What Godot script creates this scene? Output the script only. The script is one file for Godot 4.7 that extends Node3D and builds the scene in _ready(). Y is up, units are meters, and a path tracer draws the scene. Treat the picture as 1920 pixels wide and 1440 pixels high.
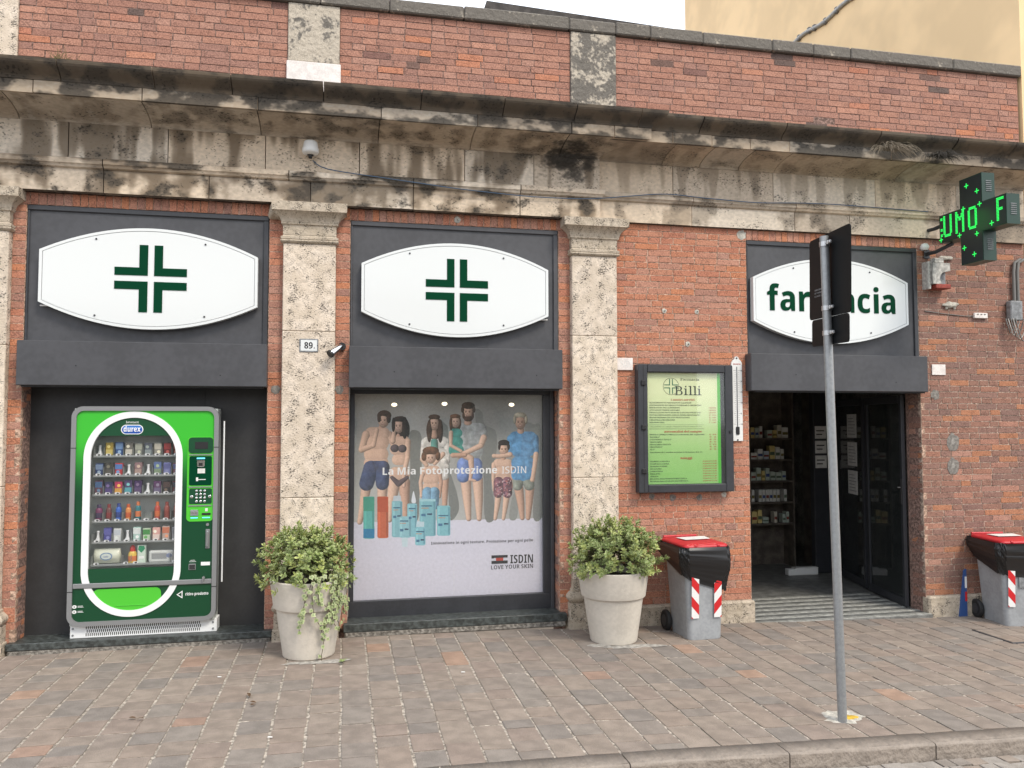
extends Node3D
# A pharmacy front on a paved Italian street. x runs along the facade, y up, z out of the wall towards the street; metres.

class MB:
	var v := PackedVector3Array()
	var n := PackedVector3Array()
	var t := PackedVector2Array()
	var c := PackedColorArray()
	var i := PackedInt32Array()
	var col := Color(1, 1, 1)
	func put(p: Vector3, nn: Vector3, uv: Vector2 = Vector2.ZERO) -> int:
		v.append(p); n.append(nn); t.append(uv); c.append(col)
		return v.size() - 1
	func wind(a: int, b: int, d: int, nn: Vector3) -> void:
		# Godot's front faces run clockwise
		if (v[b] - v[a]).cross(v[d] - v[a]).dot(nn) > 0.0:
			i.append_array(PackedInt32Array([a, d, b]))
		else:
			i.append_array(PackedInt32Array([a, b, d]))
	# flat convex polygon whose normal points along 'out'
	func face(p: Array, out: Vector3, uv: Array = []) -> void:
		var nn := Vector3.ZERO
		for k in p.size():
			nn += (p[k] - p[0]).cross(p[(k + 1) % p.size()] - p[0])
		if nn.length() < 1e-12:
			return
		nn = nn.normalized()
		if nn.dot(out) < 0.0:
			nn = -nn
		var s := v.size()
		for k in p.size():
			put(p[k], nn, uv[k] if uv.size() > k else Vector2.ZERO)
		for k in range(1, p.size() - 1):
			wind(s, s + k, s + k + 1, nn)
	func box(a: Vector3, b: Vector3) -> void:
		var m := (a + b) * 0.5
		for ax in 3:
			for s in 2:
				var o := Vector3.ZERO
				o[ax] = -1.0 if s == 0 else 1.0
				var u := (ax + 1) % 3
				var w := (ax + 2) % 3
				var q := []
				for k in [[0, 0], [1, 0], [1, 1], [0, 1]]:
					var p := m
					p[ax] = a[ax] if s == 0 else b[ax]
					p[u] = a[u] if k[0] == 0 else b[u]
					p[w] = a[w] if k[1] == 0 else b[w]
					q.append(p)
				face(q, o)
	# box with chamfered edges, turned by 'bs' about its centre
	func cbox(m: Vector3, size: Vector3, bev: float, bs: Basis = Basis.IDENTITY, wob: Array = []) -> void:
		var h := size * 0.5
		bev = minf(bev, minf(h.x, minf(h.y, h.z)) * 0.9)
		var P := {}
		for sx in [-1, 1]:
			for sy in [-1, 1]:
				for sz in [-1, 1]:
					var j := Vector3.ZERO
					if wob.size() == 8:
						j = wob[(sx + 1) / 2 + (sy + 1) + (sz + 1) * 2]
					for ax in 3:
						var p := Vector3(sx * h.x, sy * h.y, sz * h.z)
						for o in 3:
							if o != ax:
								p[o] -= [sx, sy, sz][o] * bev
						P[[sx, sy, sz, ax]] = m + bs * (p + j)
		for ax in 3:
			var u := (ax + 1) % 3
			var w := (ax + 2) % 3
			for s in [-1, 1]:
				var q := []
				for k in [[-1, -1], [1, -1], [1, 1], [-1, 1]]:
					var key := [0, 0, 0, ax]
					key[ax] = s; key[u] = k[0]; key[w] = k[1]
					q.append(P[key])
				var o := Vector3.ZERO
				o[ax] = s
				face(q, bs * o)
			for su in [-1, 1]:
				for sw in [-1, 1]:
					var q := []
					for k in [[-1, u], [1, u], [1, w], [-1, w]]:
						var key := [0, 0, 0, k[1]]
						key[ax] = k[0]; key[u] = su; key[w] = sw
						q.append(P[key])
					var o := Vector3.ZERO
					o[u] = su; o[w] = sw
					face(q, bs * o)
		for sx in [-1, 1]:
			for sy in [-1, 1]:
				for sz in [-1, 1]:
					face([P[[sx, sy, sz, 0]], P[[sx, sy, sz, 1]], P[[sx, sy, sz, 2]]], bs * Vector3(sx, sy, sz))
	# smooth sheet through rows of points; 'sgn' turns its normals over
	func grid(rows: Array, closed: bool = false, sgn: float = 1.0, uvs: Array = [], cols: Array = []) -> void:
		var R := rows.size()
		var C: int = rows[0].size()
		var s := v.size()
		var keep := col
		for r in R:
			for k in C:
				var ka := (k + C - 1) % C if closed else maxi(k - 1, 0)
				var kb := (k + 1) % C if closed else mini(k + 1, C - 1)
				var du: Vector3 = rows[r][kb] - rows[r][ka]
				var dv: Vector3 = rows[mini(r + 1, R - 1)][k] - rows[maxi(r - 1, 0)][k]
				var nn := du.cross(dv)
				nn = nn.normalized() * sgn if nn.length() > 1e-14 else Vector3.UP
				if cols.size() > 0:
					col = cols[r][k]
				put(rows[r][k], nn, uvs[r][k] if uvs.size() > 0 else Vector2(float(k) / C, float(r) / R))
		col = keep
		for r in R - 1:
			for k in (C if closed else C - 1):
				var k2 := (k + 1) % C
				var a := s + r * C + k
				var b := s + r * C + k2
				var d := s + (r + 1) * C + k2
				var e := s + (r + 1) * C + k
				var nn := n[a] + n[b] + n[d] + n[e]
				wind(a, b, d, nn)
				wind(a, d, e, nn)
	# profile: [radius, y] going up the outside
	func lathe(m: Vector3, profile: Array, seg: int = 32) -> void:
		var rows := []
		for p in profile:
			var row := []
			for k in seg:
				var a := TAU * k / seg
				row.append(m + Vector3(cos(a) * p[0], p[1], -sin(a) * p[0]))
			rows.append(row)
		grid(rows, true)
	func disc(m: Vector3, r: float, nrm: Vector3, seg: int = 16) -> void:
		var u := nrm.cross(Vector3(0.3, 0.9, 0.2)).normalized()
		var w := nrm.cross(u).normalized()
		var q := []
		for k in seg:
			q.append(m + (u * cos(TAU * k / seg) + w * sin(TAU * k / seg)) * r)
		face(q, nrm)
	func tube(pts: Array, r, seg: int = 8, caps: bool = true) -> void:
		var rows := []
		var N := pts.size()
		var ref := Vector3(0.123, 0.31, 0.94)
		for k in N:
			var d: Vector3 = (pts[mini(k + 1, N - 1)] - pts[maxi(k - 1, 0)]).normalized()
			var u := d.cross(ref)
			if u.length() < 0.1:
				u = d.cross(Vector3(0.9, 0.1, 0.2))
			u = u.normalized()
			ref = d.cross(u) * -1.0 if k == 0 else ref
			var w := u.cross(d).normalized()
			var rr: float = r[k] if r is Array else r
			var row := []
			for j in seg:
				var a := TAU * j / seg
				row.append(pts[k] + (u * cos(a) + w * sin(a)) * rr)
			rows.append(row)
		var d0: Vector3 = pts[1] - pts[0]
		var m0: Vector3 = (rows[0][1] - rows[0][0]).cross(rows[1][0] - rows[0][0])
		grid(rows, true, 1.0 if m0.dot(rows[0][0] - pts[0]) > 0 else -1.0)
		if caps:
			face(rows[0], -d0)
			face(rows[N - 1], pts[N - 1] - pts[N - 2])
	# 2D outline extruded from z0 to z1
	func prism(poly: PackedVector2Array, z0: float, z1: float, off: Vector3 = Vector3.ZERO, back: bool = false) -> void:
		var ix := Geometry2D.triangulate_polygon(poly)
		var s := v.size()
		for p in poly:
			put(off + Vector3(p.x, p.y, z1), Vector3(0, 0, 1), Vector2(p.x, -p.y))
		for k in range(0, ix.size(), 3):
			wind(s + ix[k], s + ix[k + 1], s + ix[k + 2], Vector3(0, 0, 1))
		if back:
			s = v.size()
			for p in poly:
				put(off + Vector3(p.x, p.y, z0), Vector3(0, 0, -1))
			for k in range(0, ix.size(), 3):
				wind(s + ix[k], s + ix[k + 1], s + ix[k + 2], Vector3(0, 0, -1))
		var area := 0.0
		for k in poly.size():
			area += poly[k].cross(poly[(k + 1) % poly.size()])
		for k in poly.size():
			var a := poly[k]
			var b := poly[(k + 1) % poly.size()]
			var e := (b - a) * signf(area)
			face([off + Vector3(a.x, a.y, z0), off + Vector3(b.x, b.y, z0), off + Vector3(b.x, b.y, z1), off + Vector3(a.x, a.y, z1)], Vector3(e.y, -e.x, 0))
	# ring between two outlines of equal point count
	func ring(o: PackedVector2Array, q: PackedVector2Array, z0: float, z1: float) -> void:
		var N := o.size()
		for k in N:
			var a := o[k]; var b := o[(k + 1) % N]; var d := q[(k + 1) % N]; var e := q[k]
			face([Vector3(a.x, a.y, z1), Vector3(b.x, b.y, z1), Vector3(d.x, d.y, z1), Vector3(e.x, e.y, z1)], Vector3(0, 0, 1))
			var m := (a + b - d - e)
			face([Vector3(a.x, a.y, z0), Vector3(b.x, b.y, z0), Vector3(b.x, b.y, z1), Vector3(a.x, a.y, z1)], Vector3(m.x, m.y, 0))
			face([Vector3(d.x, d.y, z0), Vector3(e.x, e.y, z0), Vector3(e.x, e.y, z1), Vector3(d.x, d.y, z1)], Vector3(-m.x, -m.y, 0))
	func mesh() -> ArrayMesh:
		var a := []
		a.resize(Mesh.ARRAY_MAX)
		a[Mesh.ARRAY_VERTEX] = v
		a[Mesh.ARRAY_NORMAL] = n
		a[Mesh.ARRAY_TEX_UV] = t
		a[Mesh.ARRAY_COLOR] = c
		a[Mesh.ARRAY_INDEX] = i
		var m := ArrayMesh.new()
		m.add_surface_from_arrays(Mesh.PRIMITIVE_TRIANGLES, a)
		return m

var M := {}
var rng := RandomNumberGenerator.new()
var taken := {}
var sans: SystemFont
var sans_bold: SystemFont
var serif: SystemFont
var italic: SystemFont
var serif_bold: SystemFont
var italic_bold: SystemFont

func numbered(called: String) -> String:
	taken[called] = taken.get(called, -1) + 1
	return called if taken[called] == 0 else "%s_%03d" % [called, taken[called]]

func obj(mb, called: String, mt, parent: Node = self) -> MeshInstance3D:
	var o := MeshInstance3D.new()
	o.mesh = mb.mesh() if mb is MB else mb
	o.material_override = M[mt] if mt is String else mt
	o.name = numbered(called) if parent == self else called
	parent.add_child(o, true)
	return o

func tag(o: Node, label: String, category: String, group: String = "") -> Node:
	o.set_meta("label", label)
	o.set_meta("category", category)
	if group != "":
		o.set_meta("group", group)
	return o

func thing(called: String, label: String, category: String, at: Vector3 = Vector3.ZERO, group: String = "") -> Node3D:
	var o := Node3D.new()
	o.name = numbered(called)
	add_child(o)
	o.position = at
	tag(o, label, category, group)
	return o

func structure(called: String, at: Vector3 = Vector3.ZERO) -> Node3D:
	var o := Node3D.new()
	o.name = numbered(called)
	add_child(o)
	o.position = at
	o.set_meta("kind", "structure")
	return o

func node(called: String, parent: Node, at: Vector3 = Vector3.ZERO) -> Node3D:
	var o := Node3D.new()
	o.name = called
	parent.add_child(o, true)
	o.position = at
	return o

func V(x, y, z) -> Vector3:
	return Vector3(x, y, z)

func abox(a: Vector3, b: Vector3, called: String, mt, parent: Node = self, bev: float = 0.0) -> MeshInstance3D:
	var m := MB.new()
	if bev > 0.0:
		m.cbox((a + b) * 0.5, b - a, bev)
	else:
		m.box(a, b)
	return obj(m, called, mt, parent)

# lettering: a text fitted to a width (or to its own width at a cap height when width is 0), base line at 'at'
func letters(parent: Node, s: String, at: Vector3, cap: float, width: float, mt, font: Font, align: int = 0, called: String = "lettering", depth: float = 0.0015) -> MeshInstance3D:
	var tm := TextMesh.new()
	tm.text = s
	tm.font = font
	tm.font_size = 48
	tm.pixel_size = 0.01
	tm.depth = 0.01
	tm.curve_step = 2.0 if cap < 0.05 else 0.5
	tm.horizontal_alignment = HORIZONTAL_ALIGNMENT_LEFT
	tm.vertical_alignment = VERTICAL_ALIGNMENT_BOTTOM
	var bb := tm.get_aabb()
	var sy := cap / (0.48 * 0.714)
	var sx := sy if width <= 0.0 else width / maxf(bb.size.x, 0.001)
	var o := obj(tm, called, mt, parent)
	o.scale = V(sx, sy, depth / 0.01)
	var x0 := -bb.position.x * sx
	if align == 1:
		x0 -= bb.size.x * sx * 0.5
	elif align == 2:
		x0 -= bb.size.x * sx
	# the base line of the font lies a descent above the bottom of the line box
	var desc := font.get_descent(48) * 0.01
	o.position = at + V(x0, -desc * sy, depth * 0.5)
	return o

func arc_pts(cx: float, cy: float, r: float, a0: float, a1: float, n: int) -> PackedVector2Array:
	var p := PackedVector2Array()
	for k in n + 1:
		var a := lerpf(a0, a1, float(k) / n)
		p.append(Vector2(cx + cos(a) * r, cy + sin(a) * r))
	return p

func rrect(x0: float, y0: float, x1: float, y1: float, r: float, n: int = 6) -> PackedVector2Array:
	var p := PackedVector2Array()
	p.append_array(arc_pts(x1 - r, y0 + r, r, -PI / 2, 0, n))
	p.append_array(arc_pts(x1 - r, y1 - r, r, 0, PI / 2, n))
	p.append_array(arc_pts(x0 + r, y1 - r, r, PI / 2, PI, n))
	p.append_array(arc_pts(x0 + r, y0 + r, r, PI, PI * 1.5, n))
	return p

# the pavement falls gently to the right
func gy(x: float) -> float:
	var q := x - 0.9
	return -0.0125 * (q + sqrt(q * q + 0.5))

# ---------------------------------------------------------------- textures
func noise_bytes(sd: int, freq: float, oct: int, w: int, h: int, kind: int = FastNoiseLite.TYPE_SIMPLEX_SMOOTH) -> PackedByteArray:
	var f := FastNoiseLite.new()
	f.seed = sd
	f.noise_type = kind
	f.frequency = freq
	f.fractal_octaves = oct
	if oct == 1:
		f.fractal_type = FastNoiseLite.FRACTAL_NONE
	var im := f.get_seamless_image(w, h)
	im.convert(Image.FORMAT_L8)
	return im.get_data()

func tex(im: Image) -> ImageTexture:
	im.generate_mipmaps()
	return ImageTexture.create_from_image(im)

func ss(a: float, b: float, x: float) -> float:
	var q := clampf((x - a) / (b - a), 0.0, 1.0)
	return q * q * (3.0 - 2.0 * q)

# grey multiplier with coarse and fine grain; lo..1
func grain_tex(sd: int, lo: float, coarse: float, fine: float, size: int = 512, tint: Color = Color(1, 1, 1)) -> ImageTexture:
	var a := noise_bytes(sd, coarse, 4, size, size)
	var b := noise_bytes(sd + 1, fine, 3, size, size)
	var d := PackedByteArray()
	d.resize(size * size * 3)
	for k in size * size:
		var x := 0.55 * a[k] / 255.0 + 0.45 * b[k] / 255.0
		x = lo + (1.0 - lo) * ss(0.25, 0.75, x)
		d[k * 3] = int(255.0 * lerpf(tint.r, 1.0, x) * x)
		d[k * 3 + 1] = int(255.0 * lerpf(tint.g, 1.0, x) * x)
		d[k * 3 + 2] = int(255.0 * lerpf(tint.b, 1.0, x) * x)
	return tex(Image.create_from_data(size, size, false, Image.FORMAT_RGB8, d))

func bump_tex(sd: int, freq: float, oct: int, size: int = 512, strength: float = 6.0) -> ImageTexture:
	var a := noise_bytes(sd, freq, oct, size, size)
	var im := Image.create_from_data(size, size, false, Image.FORMAT_L8, a)
	im.convert(Image.FORMAT_RGBA8)
	im.bump_map_to_normal_map(strength)
	return tex(im)

func srgb(r: float, g: float, b: float) -> Color:
	return Color(r, g, b).linear_to_srgb()

func mat(called: String, lin: Color, rough: float, metal: float = 0.0, grain = null, scale: float = 1.0, bump = null, bump_amount: float = 0.5) -> StandardMaterial3D:
	var m := StandardMaterial3D.new()
	m.resource_name = called
	m.albedo_color = lin.linear_to_srgb()
	m.roughness = rough
	m.metallic = metal
	if grain != null:
		m.albedo_texture = grain
	if bump != null:
		m.normal_enabled = true
		m.normal_texture = bump
		m.normal_scale = bump_amount
	if grain != null or bump != null:
		m.uv1_triplanar = true
		m.uv1_world_triplanar = true
		m.uv1_scale = Vector3.ONE * scale
	M[called] = m
	return m

# travertine: warm cream with dark pores that cluster along faint beds
func travertine(size: int) -> ImageTexture:
	var a := noise_bytes(11, 0.005, 4, size, size)
	var p := noise_bytes(12, 0.048, 2, size, size)
	var q := noise_bytes(13, 0.009, 3, size, size)
	var f := noise_bytes(14, 0.11, 2, size, size)
	var g := noise_bytes(15, 0.02, 3, size, size)
	var d := PackedByteArray()
	d.resize(size * size * 3)
	for k in size * size:
		var A := a[k] / 255.0
		var Q := q[k] / 255.0
		var yq := (k / size) * 2 % size
		var kk := yq * size + k % size
		var pore := ss(0.70, 0.80, p[kk] / 255.0 + 0.60 * (Q - 0.52))
		var pin := ss(0.70, 0.86, f[kk] / 255.0 + 0.40 * (Q - 0.5)) * 0.5
		var bed := ss(0.50, 0.72, g[k] / 255.0 * 0.6 + A * 0.4)
		var base := 0.92 + 0.08 * ss(0.3, 0.7, A) - 0.09 * bed
		var dk := 1.0 - 0.58 * maxf(pore, pin)
		d[k * 3] = int(255.0 * base * dk)
		d[k * 3 + 1] = int(251.0 * base * dk * (0.985 + 0.015 * A))
		d[k * 3 + 2] = int(244.0 * base * dk * (0.955 + 0.045 * A))
	return tex(Image.create_from_data(size, size, false, Image.FORMAT_RGB8, d))

# weathering of the stone bands: brown rain streaks, black crust and pale lichen, as matter with its own grain
func entablature_tex() -> ImageTexture:
	var w := 2048
	var h := 512
	var big := noise_bytes(31, 0.0045, 3, w, h)
	var mid := noise_bytes(32, 0.016, 4, w, h)
	var fine := noise_bytes(33, 0.09, 3, w, h)
	var streak := noise_bytes(34, 0.022, 3, w, 64)
	var pore := noise_bytes(35, 0.16, 2, w, h)
	var d := PackedByteArray()
	d.resize(w * h * 3)
	for y in h:
		var s := 2.0 * (y + 0.5) / h
		for x in w:
			var k := y * w + x
			var X := -3.4 + 11.2 * (x + 0.5) / w
			var B := big[k] / 255.0
			var Mi := mid[k] / 255.0
			var F := fine[k] / 255.0
			var S := streak[(y / 10) * w + x] / 255.0
			var left := 1.0 - ss(2.3, 2.6, X)
			var brown := 0.0
			var dark := 0.0
			var pale := 0.0
			if s < 0.37:      # architrave and its fillet
				brown = ss(0.50 - 0.06 * left, 0.62, B * 0.6 + S * 0.25 + Mi * 0.25) * lerpf(0.45, 0.95, left)
				dark = ss(0.60, 0.74, Mi * 0.65 + B * 0.45) * lerpf(0.25, 0.7, left)
				if s > 0.2 and s < 0.30:
					brown *= 0.7
			elif s < 0.675:   # frieze: streaks run down from the cornice
				var q := (0.675 - s) / 0.305
				brown = ss(0.44 + 0.10 * q - 0.09 * left, 0.60 + 0.10 * q, S * 0.65 + B * 0.4) * lerpf(0.42, 0.95, left)
				dark = ss(0.62, 0.78, Mi * 0.5 + S * 0.3 + B * 0.25 - q * 0.06) * lerpf(0.3, 0.58, left)
			elif s < 1.07:    # bed moulding
				brown = 0.30 + 0.36 * ss(0.4, 0.6, S * 0.5 + Mi * 0.5) * lerpf(0.7, 1.0, left)
				dark = ss(0.54, 0.72, Mi * 0.5 + B * 0.5) * lerpf(0.2, 0.34, left)
				pale = ss(0.66, 0.74, S * 0.6 + F * 0.4) * 0.35
			elif s < 1.205:   # corona: black crust broken by pale lichen
				brown = 0.35
				dark = ss(0.44, 0.60, Mi * 0.6 + B * 0.4 + F * 0.08) * 0.85
				pale = ss(0.56, 0.70, F * 0.45 + (1.0 - Mi) * 0.5) * 0.5
			elif s < 1.40:    # cyma: crusted almost black
				brown = 1.0
				dark = 0.34 + 0.42 * ss(0.38, 0.62, Mi)
				pale = ss(0.66, 0.78, F * 0.6 + Mi * 0.3) * 0.25
			else:
				brown = 0.9
				dark = 0.4 + 0.4 * Mi
				pale = ss(0.5, 0.7, F) * 0.35
			# moss by the step of the entablature
			var mx := (X - 2.18) / 0.26
			var my := (s - 0.70) / 0.30
			dark = maxf(dark, ss(1.15, 0.35, sqrt(mx * mx + my * my) + (Mi - 0.5) * 1.6 + (F - 0.5) * 0.5) * 0.97)
			var hole := ss(0.70, 0.82, pore[k] / 255.0 * 0.72 + Mi * 0.36) * 0.42
			var g := 0.90 + 0.16 * (F - 0.5) + 0.10 * (B - 0.5)
			var r0 := 232.0; var g0 := 218.0; var b0 := 199.0
			brown = clampf(brown, 0, 1) * (0.86 + 0.28 * (F - 0.5))
			dark = clampf(dark, 0, 1) * (0.88 + 0.3 * (F - 0.5))
			r0 = lerpf(r0, 121, brown); g0 = lerpf(g0, 107, brown); b0 = lerpf(b0, 90, brown)
			r0 = lerpf(r0, 60, dark); g0 = lerpf(g0, 57, dark); b0 = lerpf(b0, 53, dark)
			r0 = lerpf(r0, 196, pale); g0 = lerpf(g0, 190, pale); b0 = lerpf(b0, 178, pale)
			g *= 1.0 - hole
			d[k * 3] = clampi(int(r0 * g), 0, 255)
			d[k * 3 + 1] = clampi(int(g0 * g), 0, 255)
			d[k * 3 + 2] = clampi(int(b0 * g), 0, 255)
	return tex(Image.create_from_data(w, h, false, Image.FORMAT_RGB8, d))

# grey lichen crust over cream stone, for copings and parapet piers; 'amount' 0..1
func crust_tex(sd: int, amount: float) -> ImageTexture:
	var w := 512
	var a := noise_bytes(sd, 0.010, 4, w, w)
	var b := noise_bytes(sd + 1, 0.05, 3, w, w)
	var f := noise_bytes(sd + 2, 0.2, 2, w, w)
	var d := PackedByteArray()
	d.resize(w * w * 3)
	for k in w * w:
		var A := a[k] / 255.0
		var Bq := b[k] / 255.0
		var Fq := f[k] / 255.0
		var dk := ss(0.62 - amount * 0.5, 0.78 - amount * 0.4, A * 0.6 + Bq * 0.4)
		var sp := ss(0.76, 0.84, Fq * 0.5 + Bq * 0.5)
		var g := 0.88 + 0.24 * (Fq - 0.5)
		var r0 := lerpf(212, 126, dk)
		var g0 := lerpf(200, 120, dk)
		var b0 := lerpf(182, 112, dk)
		r0 = lerpf(r0, 205, sp); g0 = lerpf(g0, 200, sp); b0 = lerpf(b0, 190, sp)
		d[k * 3] = clampi(int(r0 * g), 0, 255)
		d[k * 3 + 1] = clampi(int(g0 * g), 0, 255)
		d[k * 3 + 2] = clampi(int(b0 * g), 0, 255)
	return tex(Image.create_from_data(w, w, false, Image.FORMAT_RGB8, d))

func brick_tex() -> ImageTexture:
	var w := 1024
	var a := noise_bytes(51, 0.008, 4, w, w)
	var b := noise_bytes(52, 0.05, 3, w, w)
	var f := noise_bytes(53, 0.2, 2, w, w)
	var d := PackedByteArray()
	d.resize(w * w * 3)
	for k in w * w:
		var A := a[k] / 255.0
		var Bq := b[k] / 255.0
		var Fq := f[k] / 255.0
		var g := 0.88 + 0.16 * (Fq - 0.5) + 0.26 * (Bq - 0.5)
		var chalk := ss(0.56, 0.76, A * 0.7 + Bq * 0.3) * 0.22
		var soot := ss(0.58, 0.42, A * 0.5 + Bq * 0.5 + 0.12) * 0.25
		g *= 1.0 - soot * 0.5
		d[k * 3] = clampi(int(255.0 * lerpf(g, 0.95, chalk)), 0, 255)
		d[k * 3 + 1] = clampi(int(255.0 * lerpf(g, 0.98, chalk)), 0, 255)
		d[k * 3 + 2] = clampi(int(255.0 * lerpf(g, 0.97, chalk)), 0, 255)
	return tex(Image.create_from_data(w, w, false, Image.FORMAT_RGB8, d))

func make_materials() -> void:
	var grain := grain_tex(1, 0.72, 0.012, 0.10)
	var soft := grain_tex(5, 0.90, 0.008, 0.05)
	var rough_grain := grain_tex(8, 0.55, 0.02, 0.16, 512, Color(0.95, 0.93, 0.9))
	var bump_fine := bump_tex(21, 0.12, 3, 512, 8.0)
	var bump_mid := bump_tex(23, 0.035, 4, 512, 10.0)
	var btex := brick_tex()
	var trav := travertine(1024)
	M["_grain"] = grain
	M["_bump"] = bump_fine
	# bricks: palettes for the parts of the wall
	var pal := {
		"orange": [[.585, .245, .145], [.560, .238, .150], [.590, .270, .172], [.545, .222, .138], [.565, .268, .180], [.520, .240, .165], [.620, .250, .132], [.570, .285, .200]],
		"rose": [[.475, .235, .168], [.498, .250, .180], [.452, .220, .156], [.515, .275, .205], [.465, .238, .176], [.430, .215, .158], [.508, .255, .180], [.410, .215, .165]],
		"brown": [[.345, .182, .134], [.320, .174, .134], [.370, .188, .136], [.300, .170, .135], [.330, .184, .144], [.400, .192, .132], [.285, .165, .134], [.500, .220, .122]],
		"soot": [[.22, .130, .105], [.28, .145, .118], [.17, .115, .098]],
	}
	for p in pal:
		for k in pal[p].size():
			var c = pal[p][k]
			mat("brick_%s_%d" % [p, k], Color(c[0], c[1], c[2]), 0.92, 0, btex, 1.1, bump_mid, 0.22)
	mat("mortar_pale", Color(.62, .47, .38), 0.95, 0, rough_grain, 2.2, bump_mid, 0.7)
	mat("mortar_orange", Color(.70, .48, .36), 0.95, 0, rough_grain, 2.2, bump_mid, 0.7)
	mat("mortar_rose", Color(.36, .23, .19), 0.95, 0, rough_grain, 2.2, bump_mid, 0.7)
	mat("travertine", Color(.72, .645, .575), 0.85, 0, trav, 0.85, bump_fine, 0.2)
	mat("travertine_second", Color(.75, .675, .60), 0.85, 0, trav, 1.05, bump_fine, 0.2).uv1_offset = V(.37, .61, .2)
	mat("travertine_third", Color(.68, .61, .545), 0.85, 0, trav, 0.72, bump_fine, 0.2).uv1_offset = V(.81, .13, .5)
	mat("travertine_grey", Color(.52, .465, .40), 0.88, 0, trav, 0.85, bump_mid, 0.3)
	mat("joint", Color(.16, .14, .115), 0.95, 0, rough_grain, 2.0)
	var ent := StandardMaterial3D.new()
	ent.resource_name = "weathered_stone"
	ent.albedo_texture = entablature_tex()
	ent.roughness = 0.9
	for k in 4:
		# the blocks were cut from beds of slightly different tone
		var e2: StandardMaterial3D = ent.duplicate()
		e2.albedo_color = [Color(1, 1, 1), Color(.93, .915, .90), Color(1, .975, .945), Color(.87, .855, .84)][k]
		M["weathered_%d" % k] = e2
	for k in [["crust_dark", 0.95, 61], ["crust_mid", 0.5, 65], ["crust_light", 0.22, 69]]:
		mat(k[0], Color(.92, .92, .92), 0.92, 0, crust_tex(k[2], k[1]), 0.75, bump_mid, 0.35)
	mat("mortar_grey", Color(.33, .305, .27), .95, 0, rough_grain, 2.0, bump_mid, .5)
	mat("sill_stone", Color(.085, .098, .095), 0.42, 0, rough_grain, 1.5, bump_fine, 0.15)
	mat("charcoal", Color(.064, .065, .072), 0.5, 0, soft, 0.5)
	mat("charcoal_dark", Color(.030, .030, .031), 0.55, 0, soft, 1.0)
	mat("frame_dark", Color(.036, .038, .044), 0.4, 0, soft, 1.0)
	mat("black", Color(.012, .012, .013), 0.5)
	mat("rubber", Color(.016, .016, .017), 0.7)
	mat("sign_white", Color(.69, .715, .715), 0.12)
	M["sign_white"].metallic_specular = 0.5
	mat("sign_edge", Color(.62, .64, .64), 0.3)
	mat("sign_green", Color(.002, .045, .020), 0.35)
	M["sign_green"].metallic_specular = 0.15
	mat("white_plastic", Color(.72, .72, .70), 0.4)
	mat("white_old", Color(.58, .56, .52), 0.6, 0, grain, 3.0)
	mat("grey_plastic", Color(.28, .29, .30), 0.5, 0, grain, 2.0)
	mat("steel", Color(.50, .51, .52), 0.38, 0.9)
	mat("galvanised", Color(.36, .375, .385), 0.48, 0.6, soft, 6.0)
	mat("chrome", Color(.75, .75, .76), 0.12, 1.0)
	mat("yellow_plaster", Color(.97, .70, .40), 0.9, 0, grain_tex(91, 0.93, 0.006, 0.03), 0.10)
	mat("roof_dark", Color(.075, .068, .065), 0.8, 0, grain, 1.0)
	mat("terracotta", Color(.55, .22, .11), 0.85, 0, grain, 2.0)
	mat("pot_stone", Color(.60, .55, .475), 0.82, 0, grain_tex(71, 0.92, 0.006, 0.05), 0.8, bump_fine, 0.07)
	mat("soil", Color(.03, .022, .016), 0.95, 0, rough_grain, 4.0)
	mat("bin_grey", Color(.33, .345, .36), 0.42, 0, soft, 1.0)
	mat("lid_red", Color(.52, .020, .030), 0.38, 0, soft, 2.0)
	mat("tape_red", Color(.55, .018, .022), 0.3)
	mat("tape_white", Color(.74, .74, .73), 0.35)
	mat("bag_black", Color(.012, .012, .013), 0.34)
	mat("paper", Color(.74, .73, .70), 0.7, 0, soft, 2.0)
	mat("marble_plate", Color(.80, .74, .70), 0.5, 0, soft, 2.0)
	mat("cable_blue", Color(.06, .10, .16), 0.6)
	mat("cable_grey", Color(.17, .165, .155), 0.7)
	mat("ink_dark", Color(.015, .03, .02), 0.6)
	mat("ink_black", Color(.012, .012, .014), 0.6)
	mat("ink_red", Color(.45, .035, .02), 0.6)
	mat("ink_white", Color(.80, .80, .80), 0.6)
	mat("ink_grey", Color(.22, .21, .23), 0.6)
	mat("ink_green", Color(.03, .16, .08), 0.6)
	# pavement
	var pav := [[0.273, 0.222, 0.184], [0.257, 0.212, 0.178], [0.284, 0.233, 0.192], [0.244, 0.208, 0.179], [0.265, 0.217, 0.179], [0.278, 0.222, 0.181], [0.227, 0.198, 0.174], [0.254, 0.22, 0.19], [0.299, 0.246, 0.203], [0.27, 0.214, 0.178], [0.355, 0.237, 0.172], [0.323, 0.218, 0.165]]
	var ptex := grain_tex(81, 0.88, 0.010, 0.14, 512, Color(0.98, 0.97, 0.95))
	for k in pav.size():
		mat("paver_%d" % k, Color(pav[k][0], pav[k][1], pav[k][2]), 0.85, 0, ptex, 1.3, bump_fine, 0.25)
	mat("paving_joint", Color(.60, .53, .45), 0.95, 0, rough_grain, 2.0, bump_mid, 0.8)
	mat("kerb_stone", Color(.30, .255, .215), 0.85, 0, ptex, 1.0, bump_mid, 0.5)
	mat("cobble", Color(.34, .305, .27), 0.85, 0, ptex, 1.7, bump_fine, 0.5)
	mat("road", Color(.22, .20, .18), 0.9, 0, rough_grain, 1.5, bump_mid, 0.6)
	mat("lime", Color(.60, .57, .50), 0.9, 0, grain, 2.5)
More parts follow.
